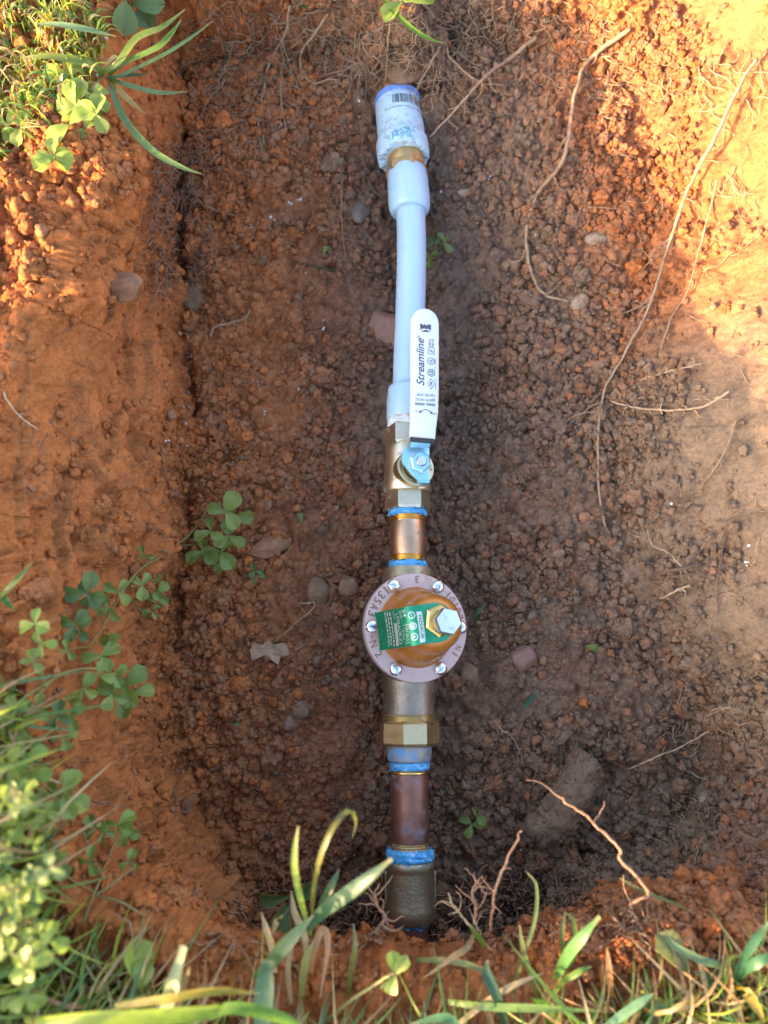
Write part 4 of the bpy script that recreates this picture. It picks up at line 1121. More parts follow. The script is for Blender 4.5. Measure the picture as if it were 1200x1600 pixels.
root('slender upright root left of the kinked one, by the near rim', [(768, 1455, .080), (770, 1420, .090), (776, 1385, .098), (792, 1345, .104), (808, 1312, .106), (814, 1298, .106)], 4.2, 2.4, 'root_red', 3, 24, z=True)
root('branching stub root standing on the near rim by the bottom coupling', [(742, 1440, .078), (744, 1415, .086), (738, 1392, .090), (748, 1375, .094)], 5.0, 2.2, 'root_red', 12, 30, z=True)
root('forked root in front of the bottom coupling', [(592, 1480, .080), (606, 1452, .088), (600, 1430, .090), (588, 1412, .094), (586, 1395, .096)], 3.6, 2.4, 'root_red', 10, 32, z=True)
root('second root branch leaning left beside the forked one', [(572, 1490, .080), (580, 1462, .088), (596, 1444, .092), (604, 1430, .092)], 3.6, 2.6, 'root_red', 6, 32, z=True)
root('long thin root leaning from the near rim right of the bottom coupling', [(770, 1490, .084), (752, 1465, .090), (728, 1440, .094), (705, 1408, .096), (700, 1395, .096)], 3.0, 1.6, 'root_pale', 6, 30, z=True)
root('slack root low on the near rim, left of the kinked one', [(1005, 1475, .088), (985, 1460, .094), (968, 1440, .096), (945, 1415, .094)], 2.4, 1.8, 'root_red', 2, 22, z=True)
root('root falling beside the kinked root to the rim leaf', [(1012, 1420, .098), (1012, 1445, .096), (1030, 1470, .092), (1040, 1490, .088)], 2.4, 1.8, 'root_red', 3, 20, z=True)
root('thin dangling root at the left edge of the near rim grass', [(198, 1500, .11), (205, 1465, .12), (200, 1440, .122), (180, 1430, .12)], 3, 2, 'root_red', 2, 22, z=True)
root('pale rootlet tangle lying right of the union nut', [(772, 1125, .002), (785, 1140, .004), (800, 1150, .004), (812, 1175, .003), (820, 1200, .001)], 1.2, .8, 'root_pale', 12, 30)
root('pale curved rootlet lying left of the dry leaf by the tan stone', [(470, 942, .002), (492, 945, .004), (460, 975, .003), (428, 1004, .001)], 1.2, .8, 'root_pale', 5, 36)
root('fine brown root hanging down the left wall above the leafy sprig', [(252, 705, .001), (258, 730, .003), (262, 752, .002), (278, 785, .001)], 1.4, .9, 'root_red', 4, 22)
root('pale root thread on the upper left wall slope', [(5, 612, .002), (25, 645, .004), (60, 672, .003)], 1.8, 1.2, 'root_pale', 3, 20)
root('thin straw coloured root on the left floor beside the white tube', [(536, 250, .001), (533, 300, .003), (534, 350, .003), (540, 405, .001)], 1.1, .8, 'root_red')

def fibres(n, region, dirn, length, r=(.5, 1.1), lift=.004, spread=.7, steps=6, mb=None):
    """hair roots: each starts at a random pixel of the region and wanders over the ground"""
    for _ in range(n):
        u, v = random.uniform(region[0], region[2]), random.uniform(region[1], region[3])
        a = math.radians(dirn) + random.gauss(0, spread); L_ = random.uniform(*length) / steps
        P = [hit(u, v, 0.0)]; d0 = (P[0] - Vector((0, 0, CAM_H))).length
        for i in range(steps):
            a += random.gauss(0, .55); u += L_ * math.cos(a); v -= L_ * math.sin(a)
            q = hit(u, v, random.uniform(.2, 1) * lift)
            if (q - P[-1]).length > .03: break
            P.append(q)
        if len(P) < 3: continue
        k = d0 / F_PX; rr = random.uniform(*r)
        tube(catmull(P, 10), rr * k, rr * k * .6, 4, mb)
random.seed(77)
mb = MB()
fibres(260, (300, -10, 780, 120), -90, (20, 100), (.45, .95), .010, .6, 7, mb)
fibres(60, (590, 60, 720, 150), -90, (15, 60), (.4, .8), .008, .7, 6, mb)
fibres(40, (640, 0, 760, 90), -95, (30, 90), (.6, 1.2), .012, .4, 6, mb)
fibres(80, (310, 60, 450, 230), -90, (20, 70), (.5, .9), .006, .8, 6, mb)
fibres(110, (300, 250, 620, 1350), 0, (12, 45), (.4, .8), .003, 3, 5, mb)
fibres(70, (680, 200, 960, 1250), 0, (12, 40), (.4, .8), .003, 3, 5, mb)
tag(obj('root_fibres', mb.mesh('root_fibres'), M['root']), kind='stuff')
mb = MB()
fibres(110, (790, 15, 1010, 140), -110, (15, 60), (.45, .9), .006, .8, 6, mb)
fibres(70, (960, 60, 1200, 420), -105, (20, 90), (.4, .9), .006, .5, 6, mb)
fibres(60, (950, 480, 1200, 1150), -100, (12, 50), (.4, .9), .004, 1.2, 5, mb)
fibres(40, (1040, 1240, 1120, 1340), 160, (15, 50), (.5, 1.0), .010, .7, 6, mb)
fibres(30, (1040, 1090, 1150, 1170), 200, (20, 60), (.4, .8), .008, 1.0, 6, mb)
tag(obj('root_fibres', mb.mesh('root_fibres'), M['root_pale']), kind='stuff')
mb = MB()
fibres(260, (470, 1400, 1010, 1480), 90, (18, 70), (.7, 1.7), .018, .9, 7, mb)
fibres(90, (780, 1360, 960, 1420), 90, (12, 50), (.6, 1.3), .014, 1.2, 7, mb)
fibres(260, (235, 225, 305, 440), -80, (20, 70), (.5, .9), .014, 1.0, 7, mb)
fibres(90, (20, 300, 285, 1300), -70, (15, 60), (.5, 1.0), .004, 1.5, 6, mb)
fibres(50, (340, 1390, 520, 1520), 60, (20, 80), (.6, 1.5), .015, 1.0, 6, mb)
tag(obj('root_fibres', mb.mesh('root_fibres'), M['root_red']), kind='stuff')
# dark twigs on the right slope
def twig(label, pts, r):
    P = [hit(u, v, l + .002) for u, v, l in pts]; k = (P[0] - Vector((0, 0, CAM_H))).length / F_PX
    tag(obj('twig', tube(wander(catmull(P, 14), .0008), r * k, r * k * .7, 7, None, .2).mesh('twig'), M['root_dark']), label, 'twig')
twig('short dark twig lying on the right slope, upper of two', [(1040, 893, .003), (1065, 888, .004), (1098, 882, .003)], 3.0)
twig('short dark twig lying on the right slope, lower of two', [(1046, 902, .003), (1070, 899, .004), (1088, 897, .003)], 2.4)
twig('dark slanting twig where the longest root bends', [(922, 632, .003), (932, 620, .004), (942, 612, .003)], 3.4)

# ------------------------------------------------------------------ LEAVES AND GRASS
def leaf_mat(name, c1, c2, attr=False, trans=0.35, rough=0.45, spots=True):
    m, nt, P, N, L = new_mat(name)
    tc = N.new('ShaderNodeTexCoord')
    oi = N.new('ShaderNodeObjectInfo')
    if attr:
        a = N.new('ShaderNodeAttribute'); a.attribute_name = 'tint'
        w1 = N.new('ShaderNodeMath'); w1.operation = 'MULTIPLY'; L.new(a.outputs['Alpha'], w1.inputs[0]); w1.inputs[1].default_value = 44.0
        w2 = N.new('ShaderNodeMath'); w2.operation = 'SINE'; L.new(w1.outputs[0], w2.inputs[0])
        w3 = N.new('ShaderNodeMath'); w3.operation = 'MULTIPLY_ADD'; L.new(w2.outputs[0], w3.inputs[0]); w3.inputs[1].default_value = 0.16; w3.inputs[2].default_value = 0.95
        vm = N.new('ShaderNodeVectorMath'); vm.operation = 'SCALE'; L.new(a.outputs['Color'], vm.inputs[0]); L.new(w3.outputs[0], vm.inputs['Scale'])
        c = vm.outputs[0]
    else:
        c = mix_node(N, L, oi.outputs['Random'], c1, c2)
    n = noise_node(N, L, 260, 4, 0.6, tc.outputs['Object'] if attr else None)
    r = ramp_node(N, L, n.outputs[0], [(0.3, (0.75, 0.78, 0.75)), (0.7, (1.2, 1.15, 1.1))])
    c = mix_node(N, L, 0.8, c, r.outputs[0], 'MULTIPLY')
    if spots:
        n2 = noise_node(N, L, 90, 5, 0.7, tc.outputs['Object'])
        r2 = ramp_node(N, L, n2.outputs[0], [(0.64, (0, 0, 0)), (0.74, (1, 1, 1))])
        c = mix_node(N, L, r2.outputs[0], c, (0.25, 0.20, 0.07))
    L.new(c, P.inputs['Base Color']); P.inputs['Roughness'].default_value = rough
    P.inputs['Specular IOR Level'].default_value = 0.4
    t = N.new('ShaderNodeBsdfTranslucent')
    ct = mix_node(N, L, 1.0, c, (1.5, 1.6, 0.7), 'MULTIPLY'); L.new(ct, t.inputs['Color'])
    ms = N.new('ShaderNodeMixShader'); ms.inputs[0].default_value = trans
    L.new(P.outputs[0], ms.inputs[1]); L.new(t.outputs[0], ms.inputs[2])
    L.new(ms.outputs[0], N['Material Output'].inputs['Surface'])
    return m
M['leaf'] = leaf_mat('clover_leaf', (0.165, 0.225, 0.055), (0.250, 0.300, 0.075))
M['leaf_dark'] = leaf_mat('dark_leaf', (0.105, 0.165, 0.062), (0.140, 0.205, 0.065))
M['leaf_yellow'] = leaf_mat('yellow_green_leaf', (0.25, 0.32, 0.06), (0.19, 0.27, 0.06))
M['leaf_olive'] = leaf_mat('olive_leaf', (0.16, 0.17, 0.07), (0.14, 0.16, 0.06))
M['stalk'] = leaf_mat('green_stalk', (0.22, 0.20, 0.07), (0.26, 0.17, 0.08), False, .15)
M['grass'] = leaf_mat('grass_blades', None, None, True, .35, .4, False)
M['dry_leaf'] = worn('dry_leaf', (0.40, 0.24, 0.14), (0.27, 0.155, 0.09), 0.8, 0, 140, 0.0006, 250, (0.12, .08, .06), .4, 90)

def leaflet_mesh(notch, wide, cup, seed):
    rs = random.Random(seed); rows, cols = 7, 6; vs, fs = [], []
    for i in range(rows + 1):
        t = i / rows
        w = wide * 0.62 * max(.03, t ** .8 * max(0, 1 - t ** 5) ** .5)
        for j in range(cols + 1):
            s = j / cols * 2 - 1
            y = t + notch * t ** 3 * (abs(s) - .6) * (1 if t > .5 else 0) * .8
            z = cup * (abs(s) * w * 1.2) + .10 * math.sin(t * 2.6) - .12 * t * t + rs.gauss(0, .012)
            vs.append((s * w + rs.gauss(0, .008), y, z))
    for i in range(rows):
        for j in range(cols):
            a = i * (cols + 1) + j; fs.append((a, a + 1, a + cols + 2, a + cols + 1))
    me = MB().add(vs, fs).mesh('leaflet')
    return me
LEAF = {}
for mname in ('leaf', 'leaf_dark', 'leaf_yellow', 'leaf_olive'):
    LEAF[mname] = []
    for k in range(4):
        me = leaflet_mesh((.12, .25, .05, .4)[k], (.80, .92, .72, 1.0)[k], (.35, .2, .5, .3)[k], k); me.materials.append(M[mname]); LEAF[mname].append(me)
def leaflet(parent, base, direction, normal, length, mname, kind=None, name='leaflet'):
    y = direction.normalized(); x = y.cross(normal).normalized(); z = x.cross(y)
    me = LEAF[mname][random.randrange(4) if kind is None else kind]
    o = bpy.data.objects.new(name, me); COL.objects.link(o); o.parent = parent
    Mx = Matrix(((x.x, y.x, z.x, base.x), (x.y, y.y, z.y, base.y), (x.z, y.z, z.z, base.z), (0, 0, 0, 1))) @ Matrix.Diagonal((length, length, length, 1))
    off = Vector((0, 0, 0)); p = parent
    while p is not None: off += p.location; p = p.parent
    o.matrix_basis = Matrix.Translation(-off) @ Mx
    return o
def plant(label, stems, leaves, cat='clover plant', name='clover_plant', lm='leaf', stem_px=2.0, group=None, kind=None, zmode=False):
    pos = (lambda u, v, l: at(u, v, l)) if zmode else (lambda u, v, l: hit(u, v, l))
    b = pos(*stems[0][0])
    e = empty(name, b, label, cat, group or ('clover plants round the pit' if name == 'clover_plant' else None))
    mb = MB(); nodes = []
    for st in stems:
        P = [pos(*p) for p in st]; k = (P[0] - Vector((0, 0, CAM_H))).length / F_PX
        C = wander(catmull(P, 8 * len(P)), .0006); nodes += C
        tube(C, stem_px * k, stem_px * k * .6, 6, mb, .08)
    child('stem', mb.mesh('stem'), M['stalk'], e)
    for (u, v, l, size, rot, *more) in leaves:
        m = more[0] if more else lm; n = more[1] if len(more) > 1 else 3
        c = pos(u, v, l); k = (c - Vector((0, 0, CAM_H))).length / F_PX
        src = min(nodes, key=lambda q: (q - c).length)
        mid = (src + c) / 2 + Vector((0, 0, (src - c).length * .15))
        lf = child('leaf', tube(catmull([src, mid, c], 8), 1.1 * k, .8 * k, 5).mesh('leaf'), M['stalk'], e)
        nrm = (Vector((random.gauss(0, .35), random.gauss(0, .35), 1)) + (Vector((0, 0, CAM_H)) - c).normalized() * .4).normalized()
        for i in range(n):
            a = math.radians(rot) + (i - (n - 1) / 2) * (math.radians(105) if n == 3 else math.radians(150)) + random.gauss(0, .15)
            d = Vector((math.cos(a), math.sin(a), 0)); d = (d - nrm * d.dot(nrm)).normalized()
            d = (d + nrm * random.uniform(-.25, .2)).normalized(); nn = (nrm + Vector((random.gauss(0, .2), random.gauss(0, .2), 0))).normalized()
            leaflet(lf, c, d, nn, size * k * random.uniform(.85, 1.1), m, kind)
    return e
random.seed(31)
plant('green sprig with rounded leaves reaching over the floor from the left wall foot', [[(255, 862, .002), (285, 845, .012), (305, 825, .02), (322, 800, .028), (335, 785, .03)], [(258, 862, .002), (290, 852, .012), (320, 852, .018), (340, 860, .02)]],
      [(352, 800, .034, 32, 60), (366, 805, .03, 30, -5), (330, 830, .03, 26, 200), (356, 838, .026, 28, -20), (318, 862, .022, 28, 215), (345, 862, .022, 30, -60), (350, 880, .016, 18, -50, 'leaf_yellow', 2)])
plant('trailing clover with small leaves along the left wall beside the sprig', [[(250, 872, .003), (225, 885, .010), (205, 905, .012), (185, 935, .014), (160, 980, .016), (140, 1010, .016)], [(205, 915, .01), (240, 940, .016), (268, 952, .012)], [(200, 930, .01), (220, 955, .014), (228, 965, .012)]],
      [(226, 868, .012, 16, 90), (238, 918, .02, 26, 60), (246, 928, .018, 20, -40), (222, 915, .022, 20, 160), (185, 925, .024, 24, 60), (172, 950, .024, 22, -150), (135, 925, .024, 32, 70, 'leaf_dark'), (140, 930, .022, 30, -120, 'leaf_dark'), (118, 975, .024, 26, 160, 'leaf_dark'), (124, 985, .02, 24, -40, 'leaf_dark'), (168, 1012, .024, 28, 30), (158, 1025, .022, 28, -60), (105, 1015, .02, 18, 200), (238, 955, .016, 14, -60)])
plant('sprawling clover with long pale stems halfway down the left edge', [[(15, 1180, .006), (40, 1125, .02), (70, 1075, .03), (105, 1050, .036), (150, 1045, .036), (195, 1060, .034), (212, 1078, .03)], [(70, 1075, .03), (62, 1030, .036), (62, 985, .04)], [(30, 1125, .02), (80, 1100, .03), (125, 1085, .03)], [(20, 1180, .01), (70, 1150, .02), (110, 1120, .024)]],
      [(55, 975, .044, 24, 90, 'leaf_yellow'), (52, 1035, .04, 20, 200), (66, 1005, .04, 20, 10, 'leaf_yellow'), (195, 1070, .036, 34, -60), (205, 1085, .034, 34, -100), (130, 1075, .034, 26, -30), (155, 1055, .038, 22, 90), (60, 1105, .03, 24, 200), (90, 1118, .03, 24, -20, 'leaf_dark'), (110, 1118, .028, 24, -60), (25, 1110, .03, 24, 120), (175, 1085, .034, 24, -110), (180, 1055, .036, 20, 50, 'leaf_yellow'), (40, 1165, .028, 22, 0), (100, 1150, .024, 20, -80)])
plant('clover with broad folded leaves low on the left edge', [[(50, 1330, .004), (62, 1290, .02), (80, 1255, .03), (98, 1235, .034)], [(55, 1320, .01), (85, 1275, .02), (115, 1262, .026)]],
      [(98, 1240, .042, 36, 60), (104, 1245, .04, 34, -20), (45, 1210, .044, 30, 120, 'leaf_yellow'), (30, 1230, .04, 30, 200), (60, 1265, .034, 26, 180), (70, 1280, .03, 24, -60), (20, 1290, .036, 28, 30, 'leaf_yellow'), (40, 1185, .044, 28, 20, 'leaf_yellow'), (15, 1195, .046, 28, 60)])
plant('straggly clover with bare stems on the lower left slope', [[(130, 1440, .004), (150, 1390, .016), (170, 1340, .024), (185, 1300, .03)], [(150, 1400, .01), (190, 1370, .02), (215, 1350, .02)], [(160, 1370, .02), (140, 1330, .024), (130, 1300, .03)], [(150, 1400, .01), (190, 1410, .02), (228, 1432, .014)]],
      [(150, 1295, .034, 20, 120), (162, 1300, .03, 16, 0), (185, 1290, .034, 24, 70, 'leaf_yellow'), (195, 1300, .03, 20, 0), (202, 1345, .024, 18, -40), (140, 1345, .026, 20, 200), (80, 1340, .03, 24, 90), (85, 1345, .03, 24, 200, 'leaf_dark')])
for (lab, bx, by) in (('tall sunlit clover with yellow green leaves in the lower left corner', 60, 1420), ('tall leafy clover at the left edge above the lower left corner', 20, 1300), ('bushy clover growing up at the bottom left, nearest the corner', 40, 1530)):
    st, lv = [], []
    for q_ in range(6):
        ex, ey, ez = bx + random.gauss(0, 38), by + random.gauss(0, 42), random.uniform(.17, .25)
        st.append([(bx, by, .12), ((bx + ex) / 2 + 4, (by + ey) / 2, (.12 + ez) / 2 + .01), (ex, ey, ez)])
        for _ in range(3): lv.append((ex + random.gauss(0, 16), ey + random.gauss(0, 16), ez + random.uniform(-.02, .008), random.uniform(12, 24), random.uniform(0, 360), random.choice(('leaf', 'leaf_yellow', 'leaf_yellow', 'leaf_dark'))))
    plant(lab, st, lv, zmode=True, kind=None)
plant('round leaved clover beside the grass plant in the top left corner', [[(110, 185, 0.0020), (125, 180, 0.0080), (140, 172, 0.0110)], [(100, 210, 0.0020), (88, 235, 0.0080), (85, 250, 0.0100)], [(120, 180, 0.0030), (150, 182, 0.0100)]],
      [(108, 120, 0.0150, 26, 80, 'leaf_yellow'), (122, 160, 0.0150, 28, 100), (118, 165, 0.0140, 30, -20, 'leaf_yellow'), (146, 152, 0.0130, 22, 60), (150, 180, 0.0150, 24, 10, 'leaf', 2), (108, 195, 0.0150, 30, -60, 'leaf_yellow', 2), (132, 200, 0.0130, 22, -40, 'leaf', 2), (84, 243, 0.0150, 26, 100, 'leaf_yellow'), (88, 250, 0.0140, 24, -60, 'leaf_yellow'), (10, 195, 0.0150, 24, 30, 'leaf_yellow'), (32, 200, 0.0150, 24, -10)], kind=3)
plant('dark crinkled leaves at the top edge left of centre', [[(190, -20, .004), (198, 10, .02), (205, 20, .02)]], [(205, 8, .024, 44, -70, 'leaf_dark', 2), (195, 0, .022, 40, 200, 'leaf_dark', 2), (215, 15, .02, 34, 20, 'leaf_dark', 2)], 'plant', 'leafy_plant')
plant('dark round leaf pair behind the near rim grass left of the bottom coupling', [[(455, 1470, .004), (452, 1430, .03), (450, 1400, .04)]], [(452, 1400, .045, 42, 95, 'leaf_dark', 2), (450, 1410, .04, 40, -130, 'leaf_dark', 1)], 'plant', 'leafy_plant')
plant('tiny clover seedling tucked under the right side of the milky tube', [[(672, 412, .001), (676, 395, .006), (690, 385, .010)]], [(678, 380, .012, 14, 120, 'leaf_dark'), (694, 378, .012, 17, 40, 'leaf_dark'), (672, 402, .008, 16, -90, 'leaf')], stem_px=1.1)
plant('tiny seedling right of the tarnished nipple on the dark floor', [[(760, 1300, .001), (750, 1275, .006), (738, 1245, .010)]], [(737, 1288, .010, 18, -110, 'leaf'), (744, 1275, .010, 15, 30, 'leaf', 2)], stem_px=1.2)
plant('tiny green seedling on the floor below the leafy sprig', [[(404, 905, .001), (400, 895, .004)]], [(399, 892, .006, 12, 110, 'leaf_dark'), (402, 902, .005, 11, -60, 'leaf_dark', 2)], stem_px=.9)
plant('heart shaped leaf on a slanting stalk at the bottom middle', [[(480, 1620, .09), (540, 1570, .11), (590, 1535, .125), (612, 1522, .13)]], [(615, 1520, .131, 26, 80, 'leaf_yellow', 1), (618, 1522, .131, 30, -20, 'leaf', 2), (612, 1525, .130, 26, -120, 'leaf_dark', 1)], 'plant', 'leafy_plant', stem_px=3.2, zmode=True)
plant('olive spear shaped leaf at the near rim, lower right', [[(1075, 1560, .085), (1070, 1525, .10), (1060, 1500, .11)]], [(1078, 1520, .112, 62, 125, 'leaf_olive', 1)], 'plant', 'leafy_plant', stem_px=2, zmode=True)
plant('yellow green upright leaf at the lower left rim', [[(215, 1570, .11), (212, 1540, .125), (210, 1520, .13)]], [(214, 1535, .13, 52, 95, 'leaf_yellow', 1), (218, 1545, .128, 40, 70, 'leaf', 1)], 'plant', 'leafy_plant', stem_px=2, zmode=True)
plant('bright leaf hanging over the top edge above the coupling', [[(600, -60, .06), (615, -20, .075), (625, 0, .08)]], [(628, 2, .08, 40, -60, 'leaf_yellow', 2)], 'plant', 'leafy_plant', stem_px=2, zmode=True)
for (u, v, s, rot, lab, mm) in ((525, 717, 17, -25, 'green leaf scrap on the floor left of the ball valve', 'leaf_olive'), (470, 818, 17, 100, 'small oval green leaf scrap left of the shiny nipple', 'leaf_dark'), (914, 1010, 20, -15, 'green leaf scrap on the slope right of the regulator', 'leaf'), (360, 1133, 14, 10, 'green leaf scrap low on the left floor', 'leaf_dark'),
                           (505, 398, 15, 60, 'green leaf scrap left of the tube on the upper floor', 'leaf'), (463, 5, 20, -20, 'green leaf scrap at the top edge on the far wall', 'leaf_dark')):
    p = hit(u, v, .003); k = (p - Vector((0, 0, CAM_H))).length / F_PX
    o = bpy.data.objects.new('leaf_scrap', LEAF[mm][2]); COL.objects.link(o); o.location = p; o.rotation_euler = (random.uniform(-.3, .3), random.uniform(-.3, .3), math.radians(rot - 90)); o.scale = (s * k,) * 3
    tag(o, lab, 'leaf')
# dry lobed leaf
def dry_leaf():
    c = hit(422, 1020, .008); k = (c - Vector((0, 0, CAM_H))).length / F_PX
    ol = [(-30, 2), (-26, 16), (-12, 12), (-4, 20), (6, 12), (20, 16), (34, 5), (30, -4), (16, -6), (14, -18), (2, -10), (-8, -16), (-12, -6), (-26, -12)]
    vs = [(0, 0, .004)] + [(x * k, y * k, .0035 * math.sin(x * .21) + random.uniform(-.0015, .0025)) for x, y in ol]
    for i in range(1, len(ol) + 1): vs.append(((vs[i][0]) * .5, vs[i][1] * .5, .0028 + random.uniform(-.001, .0015)))
    n = len(ol); fs = []
    for i in range(n):
        j = (i + 1) % n; fs.append((1 + j, 1 + i, 1 + n + i, 1 + n + j)); fs.append((1 + n + j, 1 + n + i, 0))
    e = obj('dry_leaf', MB().add([c + Vector(v) for v in vs], fs).mesh('dry_leaf', True, 50), M['dry_leaf'])
    child('leaf_stalk', tube([c + Vector((30 * k, 3 * k, .001)), c + Vector((40 * k, 4 * k, .003)), c + Vector((54 * k, 12 * k, .002))], 1.3 * k, .9 * k, 5).mesh('leaf_stalk'), M['dry_leaf'], e)
    tag(e, 'dry lobed brown leaf lying on the floor left of the regulator', 'dead leaf')
dry_leaf()

# grass: blades are folded ribbons
def blade_geom(P, width, segs=10, tip=0.1, twist=0.0, basew=0.7, up=Vector((0, 0, 1))):
    C = catmull(P, segs); vs, fs = [], []
    for i, p in enumerate(C):
        t = i / segs; d = (C[min(i + 1, segs)] - C[max(i - 1, 0)]).normalized()
        view = (up + Vector((0.25 * math.sin(twist), 0.25 * math.cos(twist), 0))).normalized()
        s = d.cross(view)
        if s.length < .15: s = d.cross(Vector((0.6, 0.8, 0.1)))
        s.normalize(); n = s.cross(d)
        w = width / 2 * (basew + (1 - basew) * min(1, t * 3)) * (1 if t < .55 else max(tip, 1 - ((t - .55) / .45) ** 1.7))
        vs += [p - s * w + n * w * .25, p - n * w * .15, p + s * w + n * w * .25]
    for i in range(segs):
        a = i * 3; fs += [(a, a + 1, a + 4, a + 3), (a + 1, a + 2, a + 5, a + 4)]
    return vs, fs
GREEN = [(0.09, 0.18, 0.04), (0.14, 0.24, 0.045), (0.20, 0.28, 0.06), (0.08, 0.17, 0.07), (0.24, 0.30, 0.07)]
STRAW = [(0.42, 0.30, 0.15), (0.36, 0.24, 0.12), (0.48, 0.36, 0.20), (0.40, 0.21, 0.10)]
TEAL = (0.055, 0.13, 0.075); PALE = (0.42, 0.46, 0.26); YEL = (0.45, 0.30, 0.05)
def grass_thing(label, blades, name='grass_plant', cat='grass', zmode=True):
    pos = (lambda u, v, l: at(u, v, l)) if zmode else (lambda u, v, l: hit(u, v, l))
    e = empty(name, pos(*blades[0][0][0]), label, cat, 'grass plants round the rim' if name == 'grass_plant' else 'grass bits in the pit')
    for (pts, wpx, col, *tip) in blades:
        P = [pos(*p) for p in pts]; k = (P[0] - Vector((0, 0, CAM_H))).length / F_PX
        vs, fs = blade_geom(P, (wpx * .72 if wpx > 9 else wpx) * k, 14, tip[0] if tip else .1, random.random() * 6)
        me = MB().add(vs, fs).mesh('blade')
        j = random.uniform(.62, .85)
        c = np.tile(np.array([[*(x * j for x in col), 1]]), (len(vs), 1))
        tt = np.repeat(np.linspace(0, 1, 15), 3)
        c[:, 3] = np.tile([0, .5, 1], 15)
        c[:, :3] *= 1 + .22 * fbm(np.array(vs), .006, 3, int(random.random() * 999))[:, None]
        c[:, :3] = c[:, :3] * (1 - .45 * np.clip((tt - .85) / .15, 0, 1)[:, None]) + np.array([.45, .36, .18]) * .45 * np.clip((tt - .85) / .15, 0, 1)[:, None]
        set_col(me, 'tint', c)
        child('blade', me, M['grass'], e)
    return e
random.seed(47)
g = GREEN
grass_thing('grass plant with long curved blades leaning over the pit, top left', [
    ([(155, 118, 0.116), (185, 98, 0.126), (213, 60, 0.132), (253, 43, 0.132), (290, 14, 0.128)], 9, g[2]),
    ([(170, 118, 0.116), (197, 97, 0.124), (245, 75, 0.130), (268, 52, 0.130), (284, 30, 0.128)], 8, g[1]),
    ([(170, 122, 0.116), (183, 121, 0.122), (253, 88, 0.128), (300, 58, 0.128), (332, 33, 0.124)], 10, g[3]),
    ([(172, 124, 0.116), (188, 130, 0.122), (233, 143, 0.124), (265, 146, 0.122), (292, 143, 0.118)], 9, (0.17, 0.26, 0.10)),
    ([(172, 126, 0.116), (178, 148, 0.122), (197, 190, 0.126), (240, 237, 0.124), (285, 262, 0.120), (315, 272, 0.116)], 9, (0.15, 0.25, 0.09)),
    ([(170, 124, 0.116), (185, 140, 0.121), (205, 160, 0.122), (226, 177, 0.118)], 8, (0.50, 0.32, 0.10)),
    ([(160, 120, 0.116), (150, 105, 0.124), (120, 95, 0.131), (75, 88, 0.136), (33, 90, 0.136)], 14, g[4]),
    ([(158, 112, 0.116), (176, 92, 0.122), (184, 88, 0.123)], 9, (0.45, 0.44, 0.2)),
    ([(165, 122, 0.116), (200, 118, 0.120), (232, 116, 0.118)], 5, g[3]), ([(160, 120, 0.116), (145, 140, 0.121), (150, 160, 0.116)], 4, STRAW[0])])
grass_thing('broad pale grass blade lying across the top left corner', [([(60, 38, .135), (95, 40, .142), (140, 48, .142), (182, 57, .136)], 16, (0.22, 0.33, 0.16))])
grass_thing('green grass blade dangling over the far wall at the top', [([(588, -15, .075), (612, 15, .082), (640, 42, .084), (668, 60, .080), (697, 68, .074)], 7, (0.16, 0.30, 0.03))])
grass_thing('tall grass tuft in front of the near rim, left of the bottom coupling', [
    ([(486, 1462, .12), (474, 1420, .15), (462, 1365, .172), (461, 1325, .18), (466, 1290, .184)], 12, g[2]),
    ([(488, 1440, .12), (490, 1390, .155), (502, 1335, .176), (522, 1290, .182), (546, 1266, .178), (556, 1285, .170), (551, 1308, .165)], 10, (0.20, 0.20, 0.05)),
    ([(478, 1450, .13), (510, 1420, .152), (545, 1395, .166), (580, 1368, .176), (612, 1342, .180)], 25, TEAL, .3),
    ([(398, 1530, .12), (425, 1500, .14), (455, 1465, .152), (490, 1430, .156)], 26, (0.12, 0.20, 0.09)),
    ([(410, 1620, .13), (412, 1570, .14), (415, 1530, .145), (420, 1500, .145)], 34, (0.10, 0.21, 0.10), .6),
    ([(500, 1440, .13), (505, 1410, .145), (520, 1380, .15), (530, 1358, .15)], 14, (0.11, 0.19, 0.08)),
    ([(480, 1500, .12), (475, 1460, .13), (460, 1425, .14), (455, 1392, .14)], 12, STRAW[2]), ([(430, 1520, .12), (425, 1480, .13), (416, 1450, .135), (408, 1425, .132)], 13, STRAW[2]),
    ([(485, 1520, .11), (492, 1480, .125), (505, 1450, .13), (512, 1480, .125), (500, 1560, .115)], 13, STRAW[3]), ([(470, 1560, .11), (478, 1500, .125), (490, 1470, .13)], 14, (0.24, 0.24, 0.06)),
    ([(440, 1430, .12), (432, 1440, .13), (426, 1460, .13)], 8, STRAW[0]), ([(455, 1570, .11), (450, 1510, .125), (462, 1460, .13)], 10, STRAW[1])])
grass_thing('thick cut grass blade with torn white tip, lower left', [([(250, 1620, .16), (262, 1570, .175), (275, 1525, .182), (287, 1478, .184)], 26, (0.36, 0.44, 0.24), .55), ([(270, 1600, .16), (285, 1550, .172), (296, 1510, .176)], 14, STRAW[1])])
grass_thing('broad yellow green blades sweeping along the bottom edge', [([(40, 1600, .18), (130, 1592, .19), (240, 1588, .19), (330, 1580, .185), (400, 1572, .175)], 30, (0.26, 0.36, 0.03)), ([(180, 1572, .17), (260, 1560, .18), (340, 1548, .178), (405, 1552, .17)], 15, (0.40, 0.33, 0.06)), ([(300, 1585, .18), (370, 1575, .185), (440, 1590, .18), (480, 1610, .17)], 20, (0.18, 0.34, 0.04))])
